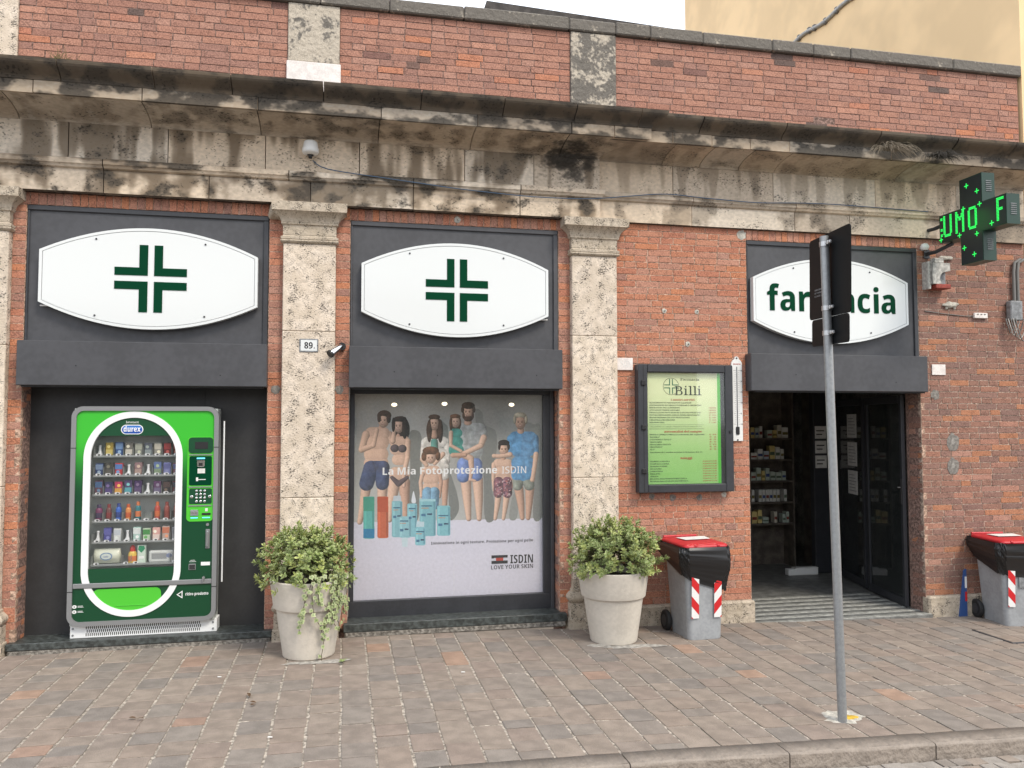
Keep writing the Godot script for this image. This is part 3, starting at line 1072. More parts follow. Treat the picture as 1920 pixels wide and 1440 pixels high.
func _people() -> void:
	pz.resize(PW * PH)
	pz.fill(-1000.0)
	pnz = FastNoiseLite.new()
	pnz.seed = 5
	pnz.frequency = .06
	var S := [240, 202, 178]
	var T := [222, 180, 156]
	var H := [74, 54, 48]
	var B := [124, 88, 66]
	# man in navy shorts
	for v in [[138, 585, 28, 122, 690, 22, S, 0], [122, 690, 22, 102, 784, 14, S, 0], [226, 585, 29, 222, 690, 23, S, 0], [222, 690, 23, 214, 784, 14, S, 0], [168, 282, 36, 232, 282, 36, S, 12], [176, 330, 50, 214, 330, 50, S, 9], [170, 400, 44, 216, 400, 44, S, 8], [164, 450, 38, 222, 450, 38, S, 7], [140, 288, 23, 114, 374, 17, S, 24], [114, 374, 17, 178, 350, 13, S, 32], [178, 350, 13, 198, 262, 11, S, 38], [262, 290, 22, 284, 340, 15, S, 4], [226, 236, 16, 222, 262, 20, T, 14]]:
		vol(v[0], v[1], v[2], v[3], v[4], v[5], v[6], v[7])
	for v in [[166, 476, 42, 140, 566, 40], [224, 476, 42, 226, 566, 36], [166, 470, 36, 224, 470, 36]]:
		vol(v[0], v[1], v[2], v[3], v[4], v[5], [84, 96, 132], 18, .22)
	egg(234, 208, 30, 40, S, 30)
	egg(238, 180, 39, 30, H, 26, .3); egg(210, 196, 10, 22, H, 44); egg(262, 196, 12, 26, H, 44); egg(236, 168, 33, 13, H, 60, .4)
	looks(230, 210, 28, 38)
	# woman in a bikini
	egg(330, 262, 48, 78, [64, 46, 42], -10, .3)
	for v in [[292, 560, 36, 276, 660, 25, S, 0], [276, 660, 25, 264, 772, 14, S, 0], [344, 560, 34, 350, 660, 24, T, -4], [350, 660, 24, 350, 772, 14, T, -4], [296, 322, 28, 346, 322, 28, S, 6], [300, 370, 34, 340, 370, 34, S, 6], [310, 430, 32, 330, 430, 32, S, 4], [300, 510, 38, 340, 510, 38, S, 5], [366, 326, 17, 364, 420, 14, S, 14], [364, 420, 14, 344, 510, 12, S, 20], [344, 510, 12, 344, 580, 9, S, 26], [284, 326, 15, 292, 268, 10, S, 30], [318, 276, 12, 316, 300, 15, T, 8]]:
		vol(v[0], v[1], v[2], v[3], v[4], v[5], v[6], v[7])
	egg(294, 366, 24, 22, [108, 92, 96], 26); egg(336, 368, 24, 22, [108, 92, 96], 26); vol(278, 532, 10, 314, 568, 16, [108, 92, 96], 30)
	vol(314, 568, 16, 362, 532, 10, [108, 92, 96], 30)
	egg(318, 240, 26, 38, S, 34)
	egg(322, 200, 35, 16, [64, 46, 42], 40, .3); egg(350, 250, 16, 62, [64, 46, 42], 40, .3); egg(288, 232, 10, 40, [64, 46, 42], 40, .3)
	looks(314, 242, 25, 36)
	# woman in a white shirt
	vol(574, 540, 21, 570, 690, 14, T, 0)
	for v in [[476, 330, 30, 562, 330, 30], [474, 390, 34, 562, 400, 34], [480, 440, 30, 560, 470, 34], [566, 440, 28, 570, 530, 22], [462, 330, 22, 452, 420, 18], [584, 330, 20, 586, 440, 16]]:
		vol(v[0], v[1], v[2], v[3], v[4], v[5], [244, 238, 230], 4, .20)
	vol(514, 330, 20, 514, 400, 22, [110, 176, 164], 30, .2)
	vol(514, 266, 12, 513, 296, 18, T, 32)
	egg(515, 262, 46, 78, [82, 60, 50], 0, .3)
	egg(514, 226, 26, 38, S, 40)
	egg(514, 188, 33, 15, [82, 60, 50], 46, .3); egg(486, 268, 14, 64, [82, 60, 50], 46, .3); egg(548, 268, 15, 66, [82, 60, 50], 46, .3)
	looks(514, 228, 25, 36)
	# boy in front of her
	for v in [[470, 492, 26, 520, 492, 26, S, 50], [476, 540, 30, 512, 540, 30, S, 48], [474, 586, 28, 514, 586, 28, S, 46], [452, 496, 14, 436, 560, 11, S, 54], [436, 560, 11, 442, 636, 10, S, 54], [540, 496, 14, 550, 560, 11, T, 50], [550, 560, 11, 540, 640, 10, T, 50], [562, 400, 14, 516, 452, 11, S, 60], [446, 430, 13, 470, 462, 11, S, 60]]:
		vol(v[0], v[1], v[2], v[3], v[4], v[5], v[6], v[7])
	vol(474, 616, 30, 470, 690, 28, [146, 192, 222], 60, .18); vol(512, 616, 30, 510, 690, 26, [146, 192, 222], 60, .18)
	egg(493, 418, 31, 36, S, 70)
	egg(494, 380, 46, 24, [112, 78, 58], 78, .45); egg(456, 412, 15, 26, [112, 78, 58], 78, .45); egg(534, 410, 14, 26, [112, 78, 58], 78, .45)
	looks(492, 424, 28, 32)
	# man with a girl on his arm
	for v in [[690, 548, 31, 698, 660, 24, S, 0], [698, 660, 24, 706, 766, 14, S, 0], [758, 545, 31, 764, 660, 24, S, 0], [764, 660, 24, 766, 766, 14, S, 0], [704, 196, 18, 704, 226, 23, T, 20]]:
		vol(v[0], v[1], v[2], v[3], v[4], v[5], v[6], v[7])
	for v in [[682, 460, 42, 676, 526, 36], [744, 460, 42, 752, 520, 34]]:
		vol(v[0], v[1], v[2], v[3], v[4], v[5], [140, 166, 226], 14, .16)
	for v in [[676, 256, 34, 770, 258, 36], [690, 310, 44, 752, 312, 44], [700, 380, 42, 748, 384, 42], [784, 262, 28, 794, 304, 24]]:
		vol(v[0], v[1], v[2], v[3], v[4], v[5], [186, 190, 190], 16, .20)
	vol(794, 306, 19, 776, 352, 16, S, 40)
	vol(776, 352, 16, 650, 412, 13, S, 66)
	egg(705, 164, 31, 41, S, 44)
	egg(706, 196, 26, 18, [92, 68, 58], 52, .4); egg(680, 178, 8, 20, [92, 68, 58], 54); egg(731, 178, 8, 20, [92, 68, 58], 54)
	egg(706, 122, 38, 20, [70, 52, 46], 56, .4); egg(674, 146, 9, 18, [70, 52, 46], 58); egg(738, 146, 9, 18, [70, 52, 46], 58)
	looks(703, 162, 29, 36)
	for v in [[620, 280, 26, 646, 280, 26], [624, 330, 30, 646, 330, 30], [626, 376, 32, 648, 376, 32]]:
		vol(v[0], v[1], v[2], v[3], v[4], v[5], [92, 172, 160], 56, .18)
	vol(668, 398, 20, 720, 424, 18, S, 60); vol(720, 424, 18, 724, 486, 14, S, 60); vol(724, 486, 14, 716, 540, 9, S, 60); vol(716, 544, 10, 744, 552, 7, S, 60)
	vol(608, 276, 12, 606, 350, 10, S, 70); vol(606, 350, 10, 664, 382, 9, S, 74)
	vol(618, 406, 14, 686, 404, 13, T, 76)
	egg(632, 222, 34, 52, B, 40, .3)
	egg(634, 216, 25, 33, S, 62)
	egg(632, 184, 30, 13, B, 68, .3); egg(608, 226, 9, 38, B, 68, .3)
	looks(634, 218, 24, 31)
	# boy in patterned shorts
	for v in [[878, 630, 20, 868, 704, 15, S, 0], [868, 704, 15, 858, 766, 10, S, 0], [926, 630, 20, 916, 704, 15, S, 0], [916, 704, 15, 906, 766, 10, S, 0], [874, 452, 26, 930, 452, 26, S, 8], [880, 500, 30, 926, 500, 30, S, 7], [882, 536, 26, 924, 536, 26, S, 6], [852, 458, 14, 848, 540, 11, S, 12], [848, 540, 11, 854, 606, 9, S, 12], [954, 458, 14, 956, 540, 11, T, 10], [956, 540, 11, 950, 600, 9, T, 10], [908, 406, 12, 906, 432, 15, T, 10]]:
		vol(v[0], v[1], v[2], v[3], v[4], v[5], v[6], v[7])
	vol(878, 556, 28, 876, 620, 28, [150, 104, 116], 26, .5); vol(928, 556, 28, 930, 622, 27, [150, 104, 116], 26, .5)
	var rr := RandomNumberGenerator.new()
	rr.seed = 4
	for k in 90:
		dot(rr.randf_range(858, 950), rr.randf_range(545, 640), 3.5, 3, [206, 84, 196][k % 3], [186, 60, 124][k % 3], [186, 84, 120][k % 3])
	egg(910, 372, 28, 37, S, 34)
	egg(910, 336, 33, 18, [62, 46, 42], 40, .3); egg(884, 358, 8, 18, [62, 46, 42], 42); egg(937, 358, 8, 18, [62, 46, 42], 42)
	looks(909, 376, 27, 35)
	# older man in a blue shirt
	for v in [[996, 596, 27, 1008, 680, 21, T, 0], [1008, 680, 21, 1016, 762, 13, T, 0], [1060, 596, 27, 1056, 680, 21, T, 0], [1056, 680, 21, 1050, 762, 13, T, 0], [1008, 250, 18, 1008, 280, 22, T, 20], [1098, 400, 15, 1088, 480, 13, S, 30], [1088, 480, 13, 1076, 546, 14, S, 30], [946, 402, 15, 884, 412, 12, S, 40], [884, 412, 12, 852, 410, 12, S, 40]]:
		vol(v[0], v[1], v[2], v[3], v[4], v[5], v[6], v[7])
	vol(992, 556, 36, 990, 580, 28, [164, 170, 158], 10, .16); vol(1052, 556, 36, 1058, 578, 30, [164, 170, 158], 10, .16)
	for v in [[976, 306, 36, 1066, 306, 36], [992, 370, 46, 1048, 370, 46], [992, 450, 40, 1046, 450, 40], [992, 516, 40, 1046, 516, 38], [1090, 310, 24, 1098, 392, 17], [952, 312, 24, 948, 390, 17]]:
		vol(v[0], v[1], v[2], v[3], v[4], v[5], [112, 168, 214], 16, .20)
	egg(1007, 218, 31, 42, T, 36)
	egg(1006, 178, 36, 17, [206, 196, 172], 42, .25); egg(974, 204, 9, 24, [206, 196, 172], 44, .2); egg(1040, 204, 9, 24, [206, 196, 172], 44, .2)
	looks(1005, 220, 30, 38)

func paint_advert() -> ImageTexture:
	pim = Image.create(PW, PH, false, Image.FORMAT_RGB8)
	pim.fill(Color8(224, 222, 235))
	# studio wall of the photograph printed on the film, mottled grey, its top painted darker to imitate see-through film
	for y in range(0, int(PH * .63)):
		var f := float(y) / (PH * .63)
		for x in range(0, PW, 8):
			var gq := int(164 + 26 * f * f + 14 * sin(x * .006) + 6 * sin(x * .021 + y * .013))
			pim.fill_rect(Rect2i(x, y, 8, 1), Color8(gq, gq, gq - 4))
	ink([60, 786, 1140, 763, 1140, 1230, 60, 1230], 224, 222, 235)
	var S := [128, 130, 126]
	soft_ink([375, 290, 415, 265, 442, 300, 445, 420, 430, 640, 420, 770, 360, 775, 380, 500], S[0], S[1], S[2])
	soft_ink([545, 240, 580, 232, 592, 270, 600, 480, 640, 620, 650, 720, 600, 772, 590, 600], S[0], S[1], S[2])
	soft_ink([745, 170, 785, 160, 800, 230, 862, 270, 868, 380, 838, 560, 848, 640, 860, 760, 800, 766, 790, 500], S[0], S[1], S[2])
	soft_ink([1030, 240, 1085, 230, 1128, 260, 1132, 600, 1132, 755, 1080, 758, 1085, 500], S[0] + 8, S[1] + 8, S[2] + 8)
	soft_ink([960, 640, 990, 620, 985, 760, 940, 762], 150, 152, 148)
	_people()
	# bottles and tubes
	for q in [[122, 640, 182, 878, 96, 184, 176], [198, 640, 258, 875, 206, 104, 66], [277, 664, 335, 870, 138, 190, 200], [362, 680, 416, 868, 140, 196, 208], [430, 654, 520, 864, 132, 188, 198], [527, 692, 602, 862, 136, 196, 206], [316, 752, 384, 872, 150, 200, 210], [405, 812, 462, 916, 142, 200, 212]]:
		ink([q[0], q[1] + 6, q[0] + 6, q[1], q[2] - 6, q[1], q[2], q[1] + 6, q[2], q[3] - 6, q[2] - 8, q[3], q[0] + 8, q[3], q[0], q[3] - 6], q[4], q[5], q[6])
		ink([q[0] + 6, q[1] + 8, q[0] + 16, q[1] + 8, q[0] + 16, q[3] - 8, q[0] + 6, q[3] - 8], mini(255, int(q[4] * 1.12)), mini(255, int(q[5] * 1.1)), mini(255, int(q[6] * 1.08)))
		ink([q[2] - 12, q[1] + 8, q[2] - 2, q[1] + 8, q[2] - 2, q[3] - 8, q[2] - 12, q[3] - 8], int(q[4] * .82), int(q[5] * .84), int(q[6] * .86))
	ink([122, 642, 182, 642, 182, 722, 122, 722], 64, 158, 134)
	ink([122, 822, 182, 822, 182, 874, 122, 874], 36, 132, 178)
	ink([198, 642, 258, 642, 258, 728, 198, 728], 190, 84, 46)
	ink([288, 636, 326, 636, 330, 666, 282, 666], 196, 206, 214)
	soft_ink([386, 672, 394, 616, 400, 616, 410, 672], 226, 230, 236)
	ink([330, 872, 366, 872, 362, 924, 334, 924], 206, 226, 232)
	ink([414, 782, 456, 782, 456, 812, 410, 812], 200, 222, 230)
	ink([430, 654, 520, 654, 518, 668, 432, 668], 170, 214, 222)
	for q in [[285, 700, 40], [370, 705, 38], [440, 690, 60], [535, 745, 56], [322, 775, 46], [411, 835, 44]]:
		ink([q[0], q[1], q[0] + q[2], q[1], q[0] + q[2], q[1] + 7, q[0], q[1] + 7], 62, 110, 138)
		ink([q[0], q[1] + 14, q[0] + q[2] * .7, q[1] + 14, q[0] + q[2] * .7, q[1] + 18, q[0], q[1] + 18], 206, 140, 100)
		ink([q[0] + q[2] * .55, q[1] + 46, q[0] + q[2], q[1] + 46, q[0] + q[2], q[1] + 54, q[0] + q[2] * .55, q[1] + 54], 44, 60, 92)
		ink([q[0], q[1] + 48, q[0] + q[2] * .4, q[1] + 48, q[0] + q[2] * .4, q[1] + 62, q[0], q[1] + 62], 70, 120, 156)
	# the print is a photograph: soft edges and a fine grain
	pim.resize(PW * 3 / 4, PH * 3 / 4, Image.INTERPOLATE_BILINEAR)
	pim.resize(PW, PH, Image.INTERPOLATE_CUBIC)
	var nz := noise_bytes(97, 0.05, 3, PW, PH)
	var db := pim.get_data()
	for k in PW * PH:
		var q := (nz[k] - 128) / 16
		db[k * 3] = clampi(db[k * 3] + q, 0, 255)
		db[k * 3 + 1] = clampi(db[k * 3 + 1] + q, 0, 255)
		db[k * 3 + 2] = clampi(db[k * 3 + 2] + q, 0, 255)
	pim = Image.create_from_data(PW, PH, false, Image.FORMAT_RGB8, db)
	return tex(pim)

func make_window() -> void:
	var w := thing("shop_window", "shop window in a dark frame filled by a large printed advert of a family", "window", V(1.06, .105, -.20))
	# frame: outer bars
	for e in [[V(-.995, .0, -.03), V(.995, .155, .03)], [V(-.995, 2.105, -.03), V(.995, 2.35, .03)], [V(-.995, .155, -.03), V(-.950, 2.105, .03)], [V(.890, .155, -.03), V(.995, 2.105, .03)]]:
		abox(e[0], e[1], "frame", "frame_dark", w, .004)
	abox(V(.96, .0, .03), V(.995, 2.35, .05), "frame", "charcoal", w, .004)
	var pm := StandardMaterial3D.new()
	pm.resource_name = "advert_print"
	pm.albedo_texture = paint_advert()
	pm.albedo_color = Color(.93, .93, .93)
	pm.roughness = 0.6
	M["advert"] = pm
	var m := MB.new()
	m.face([V(-.950, .155, -.022), V(.890, .155, -.022), V(.890, 2.105, -.022), V(-.950, 2.105, -.022)], V(0, 0, 1), [Vector2(0, 1), Vector2(1, 1), Vector2(1, 0), Vector2(0, 0)])
	m.face([V(-.950, .155, -.026), V(.890, .155, -.026), V(.890, 2.105, -.026), V(-.950, 2.105, -.026)], V(0, 0, -1))
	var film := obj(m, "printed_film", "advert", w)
	# lettering of the print
	var L := func(s, zx, zy, cap, x1, mt, f):
		var a := pp(zx, zy)
		var b := pp(x1, zy - 4.0)
		letters(film, s, V(-.95 + a.x / PW * 1.84, 2.105 - a.y / PH * 1.95, -.0215), cap, (b.x - a.x) / PW * 1.84, mt, f, 0, "lettering", .0008)
	mat("ink_dim", Color(.075, .072, .085), .6)
	L.call("La Mia Fotoprotezione", 228, 518, .068, 870, "ink_white", sans_bold)
	L.call("ISDIN", 898, 510, .068, 1040, "ink_white", sans)
	L.call("Innovazione in ogni texture. Protezione per ogni pelle", 493, 912, .026, 1078, "ink_dim", sans_bold)
	L.call("ISDIN", 945, 1018, .080, 1078, "ink_black", sans_bold)
	L.call("LOVE YOUR SKIN", 833, 1052, .038, 1078, "ink_dim", sans_bold)
	for e in [[836, 973, 930, 985, "ink_black"], [862, 987, 904, 1002, "ink_red"], [836, 1004, 930, 1018, "ink_black"], [836, 985, 850, 990, "ink_black"]]:
		var a := pp(e[0], e[1])
		var b := pp(e[2], e[3])
		abox(V(-.95 + a.x / PW * 1.84, 2.105 - b.y / PH * 1.95, -.0215), V(-.95 + b.x / PW * 1.84, 2.105 - a.y / PH * 1.95, -.0207), "logo_bar", e[4], film)
	abox(V(.005, .156, -.0216), V(.007, .80, -.0208), "film_seam", "paper", film)
	m = MB.new()
	m.box(V(-.950, .155, .004), V(.890, 2.105, .010))
	obj(m, "pane", "glass", w)
	# small downlights burning at the head of the window
	glow("lamp_warm", Color(1.0, .86, .62), 3.0)
	var nm := ["nearest the door side", "in the middle", "nearest the vending machine"]
	var k := 0
	for q in [[955, 118], [572, 113], [293, 118]]:
		var a := pp(q[0], q[1])
		var s := thing("spot_lamp", "small round lit downlight at the top of the advert window, " + nm[k], "lamp", V(1.06 - .95 + a.x / PW * 1.84, .105 + 2.105 - a.y / PH * 1.95, -.20), "lit downlights in the advert window")
		m = MB.new()
		var rows := []
		for r in 5:
			var ph := PI * .5 * r / 4.0
			var row := []
			for j in 16:
				row.append(V(cos(TAU * j / 16) * .027 * cos(ph), sin(TAU * j / 16) * .017 * cos(ph), -.020 + .010 * sin(ph)))
			rows.append(row)
		m.grid(rows, true)
		obj(m, "lit_lamp_lens", "lamp_warm", s)
		var rg := MB.new()
		var o1 := PackedVector2Array()
		var o2 := PackedVector2Array()
		for j in 16:
			o1.append(Vector2(cos(TAU * j / 16) * .031, sin(TAU * j / 16) * .021))
			o2.append(Vector2(cos(TAU * j / 16) * .027, sin(TAU * j / 16) * .017))
		rg.ring(o1, o2, -.0215, -.015)
		obj(rg, "bezel", "white_plastic", s)
		k += 1

# ---------------------------------------------------------------- vending machine and its goods
func first_poly(a: PackedVector2Array, b: PackedVector2Array, cut: bool) -> PackedVector2Array:
	var r := Geometry2D.clip_polygons(a, b) if cut else Geometry2D.intersect_polygons(a, b)
	var best := PackedVector2Array()
	for p in r:
		if p.size() > best.size():
			best = p
	return best

func rect_poly(x0: float, y0: float, x1: float, y1: float) -> PackedVector2Array:
	return PackedVector2Array([Vector2(x0, y0), Vector2(x1, y0), Vector2(x1, y1), Vector2(x0, y1)])

const VY := .092
func make_vending() -> void:
	var t := thing("vending_machine", "large green vending machine with a white oval window, built into the first bay", "vending machine", V(-1.684, VY, 0))
	# printed door colour: bright green above running to bottle green below
	var gim := Image.create(4, 256, false, Image.FORMAT_RGB8)
	for y in 256:
		var yy := 2.0 - y / 128.0
		var f := ss(1.18, 1.72, yy)
		var c := Color8(12, 66, 40).lerp(Color8(58, 178, 50), f)
		gim.fill_rect(Rect2i(0, y, 4, 1), c)
	var gm := StandardMaterial3D.new()
	gm.resource_name = "door_print"
	gm.albedo_texture = tex(gim)
	gm.uv1_scale = V(.5, .5, 1)
	gm.roughness = .28
	M["door_print"] = gm
	mat("bright_green", Color(.075, .50, .035), .3)
	mat("bottle_green", Color(.006, .060, .024), .3)
	mat("machine_grey", Color(.235, .24, .245), .4, .2)
	mat("machine_white", Color(.78, .79, .79), .35)
	mat("tray_grey", Color(.36, .38, .37), .4, .4)
	mat("inner_wall", Color(.42, .45, .43), .5)
	mat("logo_blue", Color(.012, .07, .36), .3)
	mat("logo_sky", Color(.04, .18, .55), .3)
	glow("led_cyan", Color(.16, .75, .95), 1.6)
	var fo := rrect(-.601, .108, .602, 1.988, .095, 8)
	var fi := rrect(-.563, .146, .564, 1.950, .062, 8)
	var m := MB.new()
	m.ring(fo, fi, -.06, .036)
	obj(m, "door_frame", "machine_grey", t)
	for yy in [.40, 1.625]:
		for x in [[-.603, -.560], [.562, .604]]:
			abox(V(x[0], yy, .0), V(x[1], yy + .006, .0375), "frame_joint", "black", t)
	# cabinet shell behind the door
	for e in [[V(-.585, .11, -.19), V(-.49, 1.97, .004)], [V(.285, .11, -.19), V(.588, 1.97, .004)], [V(-.49, 1.80, -.19), V(.285, 1.97, .004)], [V(-.49, .11, -.19), V(.285, .53, .004)], [V(-.49, .53, -.19), V(.285, 1.80, -.175)]]:
		abox(e[0], e[1], "cabinet", "inner_wall", t)
	# door skin around the oval
	var cx := -.099
	var so := rrect(cx - .402, .172, cx + .402, 1.945, .400, 20)
	var si := rrect(cx - .347, .227, cx + .347, 1.890, .345, 20)
	var inner := rrect(-.5635, .1455, .5645, 1.9505, .062, 8)
	for h in [rect_poly(-.7, 0, cx, 2.1), rect_poly(cx, 0, .7, 2.1)]:
		var half := first_poly(inner, h, false)
		m = MB.new()
		m.prism(first_poly(half, so, true), .004, .020)
		obj(m, "door_skin", "door_print", t)
	m = MB.new()
	m.ring(so, si, .004, .027)
	obj(m, "oval_trim", "machine_white", t)
	m = MB.new()
	m.prism(first_poly(si, rect_poly(-1, 1.732, 1, 2.1), false), .004, .017)
	var head := obj(m, "header_plate", "bottle_green", t)
	m = MB.new()
	m.prism(first_poly(si, rect_poly(-1, .466, 1, .588), false), .004, .017)
	obj(m, "lower_plate", "bottle_green", t)
	m = MB.new()
	m.prism(first_poly(si, rect_poly(-1, .1, 1, .466), false), .004, .015)
	obj(m, "chute_surround", "bottle_green", t)
	m = MB.new()
	m.prism(first_poly(first_poly(si, rrect(-.405, .02, .145, .415, .05, 6), false), rect_poly(-1, .19, 1, .415), false), .015, .021)
	var flap := obj(m, "delivery_flap", "bright_green", t)
	abox(V(-.22, .266, .021), V(.03, .272, .026), "flap_lip", "bright_green", flap, .002)
	m = MB.new()
	m.prism(first_poly(si, rect_poly(-1, .590, 1, 1.730), false), .006, .010, Vector3.ZERO, true)
	obj(m, "window_pane", "glass", t)
	abox(V(-.562, .428, .016), V(.563, .470, .034), "cross_rail", "machine_grey", t, .005)
	# badge on the header
	m = MB.new()
	m.prism(rrect(-.208, 1.745, -.027, 1.828, .041, 8), .017, .020)
	obj(m, "badge", "machine_white", head)
	m = MB.new()
	m.prism(rrect(-.200, 1.752, -.035, 1.821, .034, 8), .020, .0215)
	obj(m, "badge", "logo_blue", head)
	m = MB.new()
	m.prism(rrect(-.190, 1.790, -.045, 1.817, .013, 5), .0215, .0220)
	obj(m, "badge", "logo_sky", head)
	letters(head, "durex", V(-.1175, 1.768, .0222), .046, .138, "ink_white", sans_bold, 1)
	letters(head, "lovesex", V(-.1175, 1.842, .0172), .018, .105, "machine_white", italic, 1)
	# control column
	m = MB.new()
	m.prism(rrect(.342, .975, .566, 1.722, .035, 6), .020, .025)
	var cp := obj(m, "control_panel", "bright_green", t)
	m = MB.new()
	m.prism(rrect(.352, 1.575, .556, 1.715, .028, 6), .025, .030)
	obj(m, "display_bezel", "bottle_green", cp)
	abox(V(.405, 1.612, .030), V(.515, 1.675, .032), "display_screen", "black", cp, .002)
	abox(V(.358, 1.556, .025), V(.55, 1.566, .031), "panel_ledge", "machine_grey", cp)
	m = MB.new()
	m.prism(rrect(.360, 1.292, .548, 1.548, .014, 4), .025, .028)
	obj(m, "note_module", "sign_green", cp)
	abox(V(.422, 1.524, .028), V(.49, 1.536, .032), "led_strip", "led_cyan", cp)
	abox(V(.424, 1.455, .028), V(.488, 1.518, .040), "note_slot", "chrome", cp, .006)
	abox(V(.44, 1.463, .040), V(.472, 1.490, .0412), "slot_mouth", "black", cp)
	abox(V(.430, 1.398, .028), V(.492, 1.440, .030), "note_sticker", "paper", cp)
	abox(V(.424, 1.340, .028), V(.498, 1.346, .030), "note_sticker", "machine_white", cp)
	abox(V(.418, 1.330, .028), V(.436, 1.362, .030), "note_sticker", "machine_white", cp)
	abox(V(.358, 1.272, .025), V(.55, 1.282, .031), "panel_ledge", "machine_grey", cp)
	m = MB.new()
	m.prism(rrect(.362, 1.128, .552, 1.262, .012, 4), .025, .0275)
	var kp := obj(m, "keypad", "bottle_green", cp)
	for r in 4:
		for c in 3:
			m = MB.new()
			m.lathe(Vector3.ZERO, [[.0115, 0.0], [.0115, .004], [.008, .007], [.0, .0075]], 10)
			var o := obj(m, "key", "chrome", kp)
			o.position = V(.425 + c * .034, 1.150 + r * .031, .0275)
			o.rotation.x = PI / 2
	for x in [.385, .535]:
		m = MB.new()
		m.lathe(Vector3.ZERO, [[.014, 0.0], [.014, .003], [.010, .006], [.0, .0062]], 12)
		var o := obj(m, "key", "chrome", kp)
		o.position = V(x, 1.192, .0275)
		o.rotation.x = PI / 2
	abox(V(.358, 1.108, .025), V(.55, 1.118, .031), "panel_ledge", "machine_grey", cp)
	abox(V(.375, 1.025, .025), V(.442, 1.078, .034), "coin_inlet", "steel", cp, .006)
	for x in [.393, .424]:
		m = MB.new()
		m.tube([V(x, 1.052, .034), V(x, 1.052, .038)], .012, 12)
		obj(m, "coin_ring", "chrome", cp)
	abox(V(.470, 1.030, .025), V(.545, 1.048, .031), "card_slot", "black", cp, .003)
	abox(V(.378, 1.003, .025), V(.438, 1.011, .029), "led_strip", "led_cyan", cp)
	abox(V(.475, 1.003, .025), V(.540, 1.011, .029), "led_strip", "led_cyan", cp)
	abox(V(.498, 1.062, .025), V(.520, 1.090, .027), "note_sticker", "paper", cp)
	# door handle, lock, stickers
	abox(V(.505, .735, .020), V(.541, .905, .028), "handle_plate", "machine_grey", t, .006)
	abox(V(.513, .748, .028), V(.533, .892, .048), "handle", "steel", t, .008)
	m = MB.new()
	m.tube([V(.520, .945, .02), V(.520, .945, .027)], .013, 12)
	obj(m, "lock", "machine_grey", t)
	abox(V(.470, .588, .020), V(.546, .618, .022), "sticker", "machine_white", t)
	abox(V(.368, .552, .020), V(.428, .606, .026), "return_cup", "machine_grey", t, .006)
	abox(V(.374, .558, .026), V(.422, .598, .0272), "return_cup", "charcoal_dark", t)
	abox(V(.372, .622, .020), V(.430, .625, .0212), "sticker", "machine_white", t)
	letters(t, "resto", V(.401, .630, .0201), .011, .04, "machine_white", sans, 1)
	m = MB.new()
	m.tube([V(.498, .485, .03), V(.498, .485, .055)], .012, 10)
	m.tube([V(.498, .488, .05), V(.492, .455, .052)], [.006, .004], 8)
	obj(m, "key_in_lock", "steel", t)
	letters(t, "ritiro prodotto", V(.346, .332, .0201), .024, .19, "machine_white", sans_bold)
	m = MB.new()
	m.ring(PackedVector2Array([Vector2(.272, .342), Vector2(.322, .308), Vector2(.322, .376)]), PackedVector2Array([Vector2(.285, .342), Vector2(.315, .321), Vector2(.315, .363)]), .020, .0215)
	obj(m, "arrow_mark", "machine_white", t)
	for q in [[-.545, .275], [-.545, .232]]:
		m = MB.new()
		var o1 := PackedVector2Array()
		var o2 := PackedVector2Array()
		for j in 12:
			o1.append(Vector2(q[0] + .018 * cos(TAU * j / 12), q[1] + .015 * sin(TAU * j / 12)))
			o2.append(Vector2(q[0] + .006 * cos(TAU * j / 12), q[1] + .005 * sin(TAU * j / 12)))
		m.ring(o1, o2, .020, .0212)
		obj(m, "round_mark", "machine_white", t)
		abox(V(q[0] + .026, q[1] + .003, .020), V(q[0] + .066, q[1] + .007, .0212), "text_line", "machine_white", t)
		abox(V(q[0] + .026, q[1] - .006, .020), V(q[0] + .072, q[1] - .003, .0212), "text_line", "machine_white", t)
	# vented foot
	abox(V(-.585, .0, -.17), V(.607, .112, -.012), "foot_plate", "machine_white", t, .004)
	m = MB.new()
	for r in 3:
		for k in 58:
			var x := -.46 + k * .0161 + (.008 if r == 1 else 0.0)
			m.box(V(x, .016 + r * .029, -.013), V(x + .0075, .041 + r * .029, -.0112))
	obj(m, "vent_slots", "black", t).set_meta("kind", "stuff")
	for x in [-.562, .575]:
		for y in [.028, .083]:
			m = MB.new()
			m.tube([V(x, y, -.013), V(x, y, -.006)], .009, 8)
			obj(m, "screw", "grey_plastic", t)
	m = MB.new()
	m.tube([V(.640, .43, -.03), V(.640, 1.86, -.03)], .007, 8)
	obj(m, "cable_sleeve", "machine_white", t)
	# trays
	var sy := [1.555, 1.384, 1.219, .987, .808, .614]
	for k in 6:
		var tr := node("tray", t)
		abox(V(-.44, sy[k] - .006, -.172), V(.28, sy[k], -.035), "shelf", "tray_grey", tr)
		abox(V(-.44, sy[k] - .012, -.035), V(.28, sy[k] + .008, -.029), "rail", "tray_grey", tr, .002)
		for j in 10:
			if k == 5 and j in [1, 2, 5, 6, 7]:
				continue
			abox(V(-.4365 + j * .0795, sy[k], -.15), V(-.4345 + j * .0795, sy[k] + .075, -.034), "divider", "tray_grey", tr)
			var tg := MB.new()
			var px := -.397 + j * .0795
			if px < .25:
				tg.prism(rrect(px - .021, sy[k] + .001, px + .021, sy[k] + .021, .009, 3), -.029, -.0265)
				obj(tg, "price_tag", "machine_white", tr)
				m = MB.new()
				m.prism(rrect(px - .006, sy[k] + .004, px + .014, sy[k] + .017, .006, 3), -.0265, -.0258)
				obj(m, "price_mark", "charcoal_dark", tr)
	stock(sy)

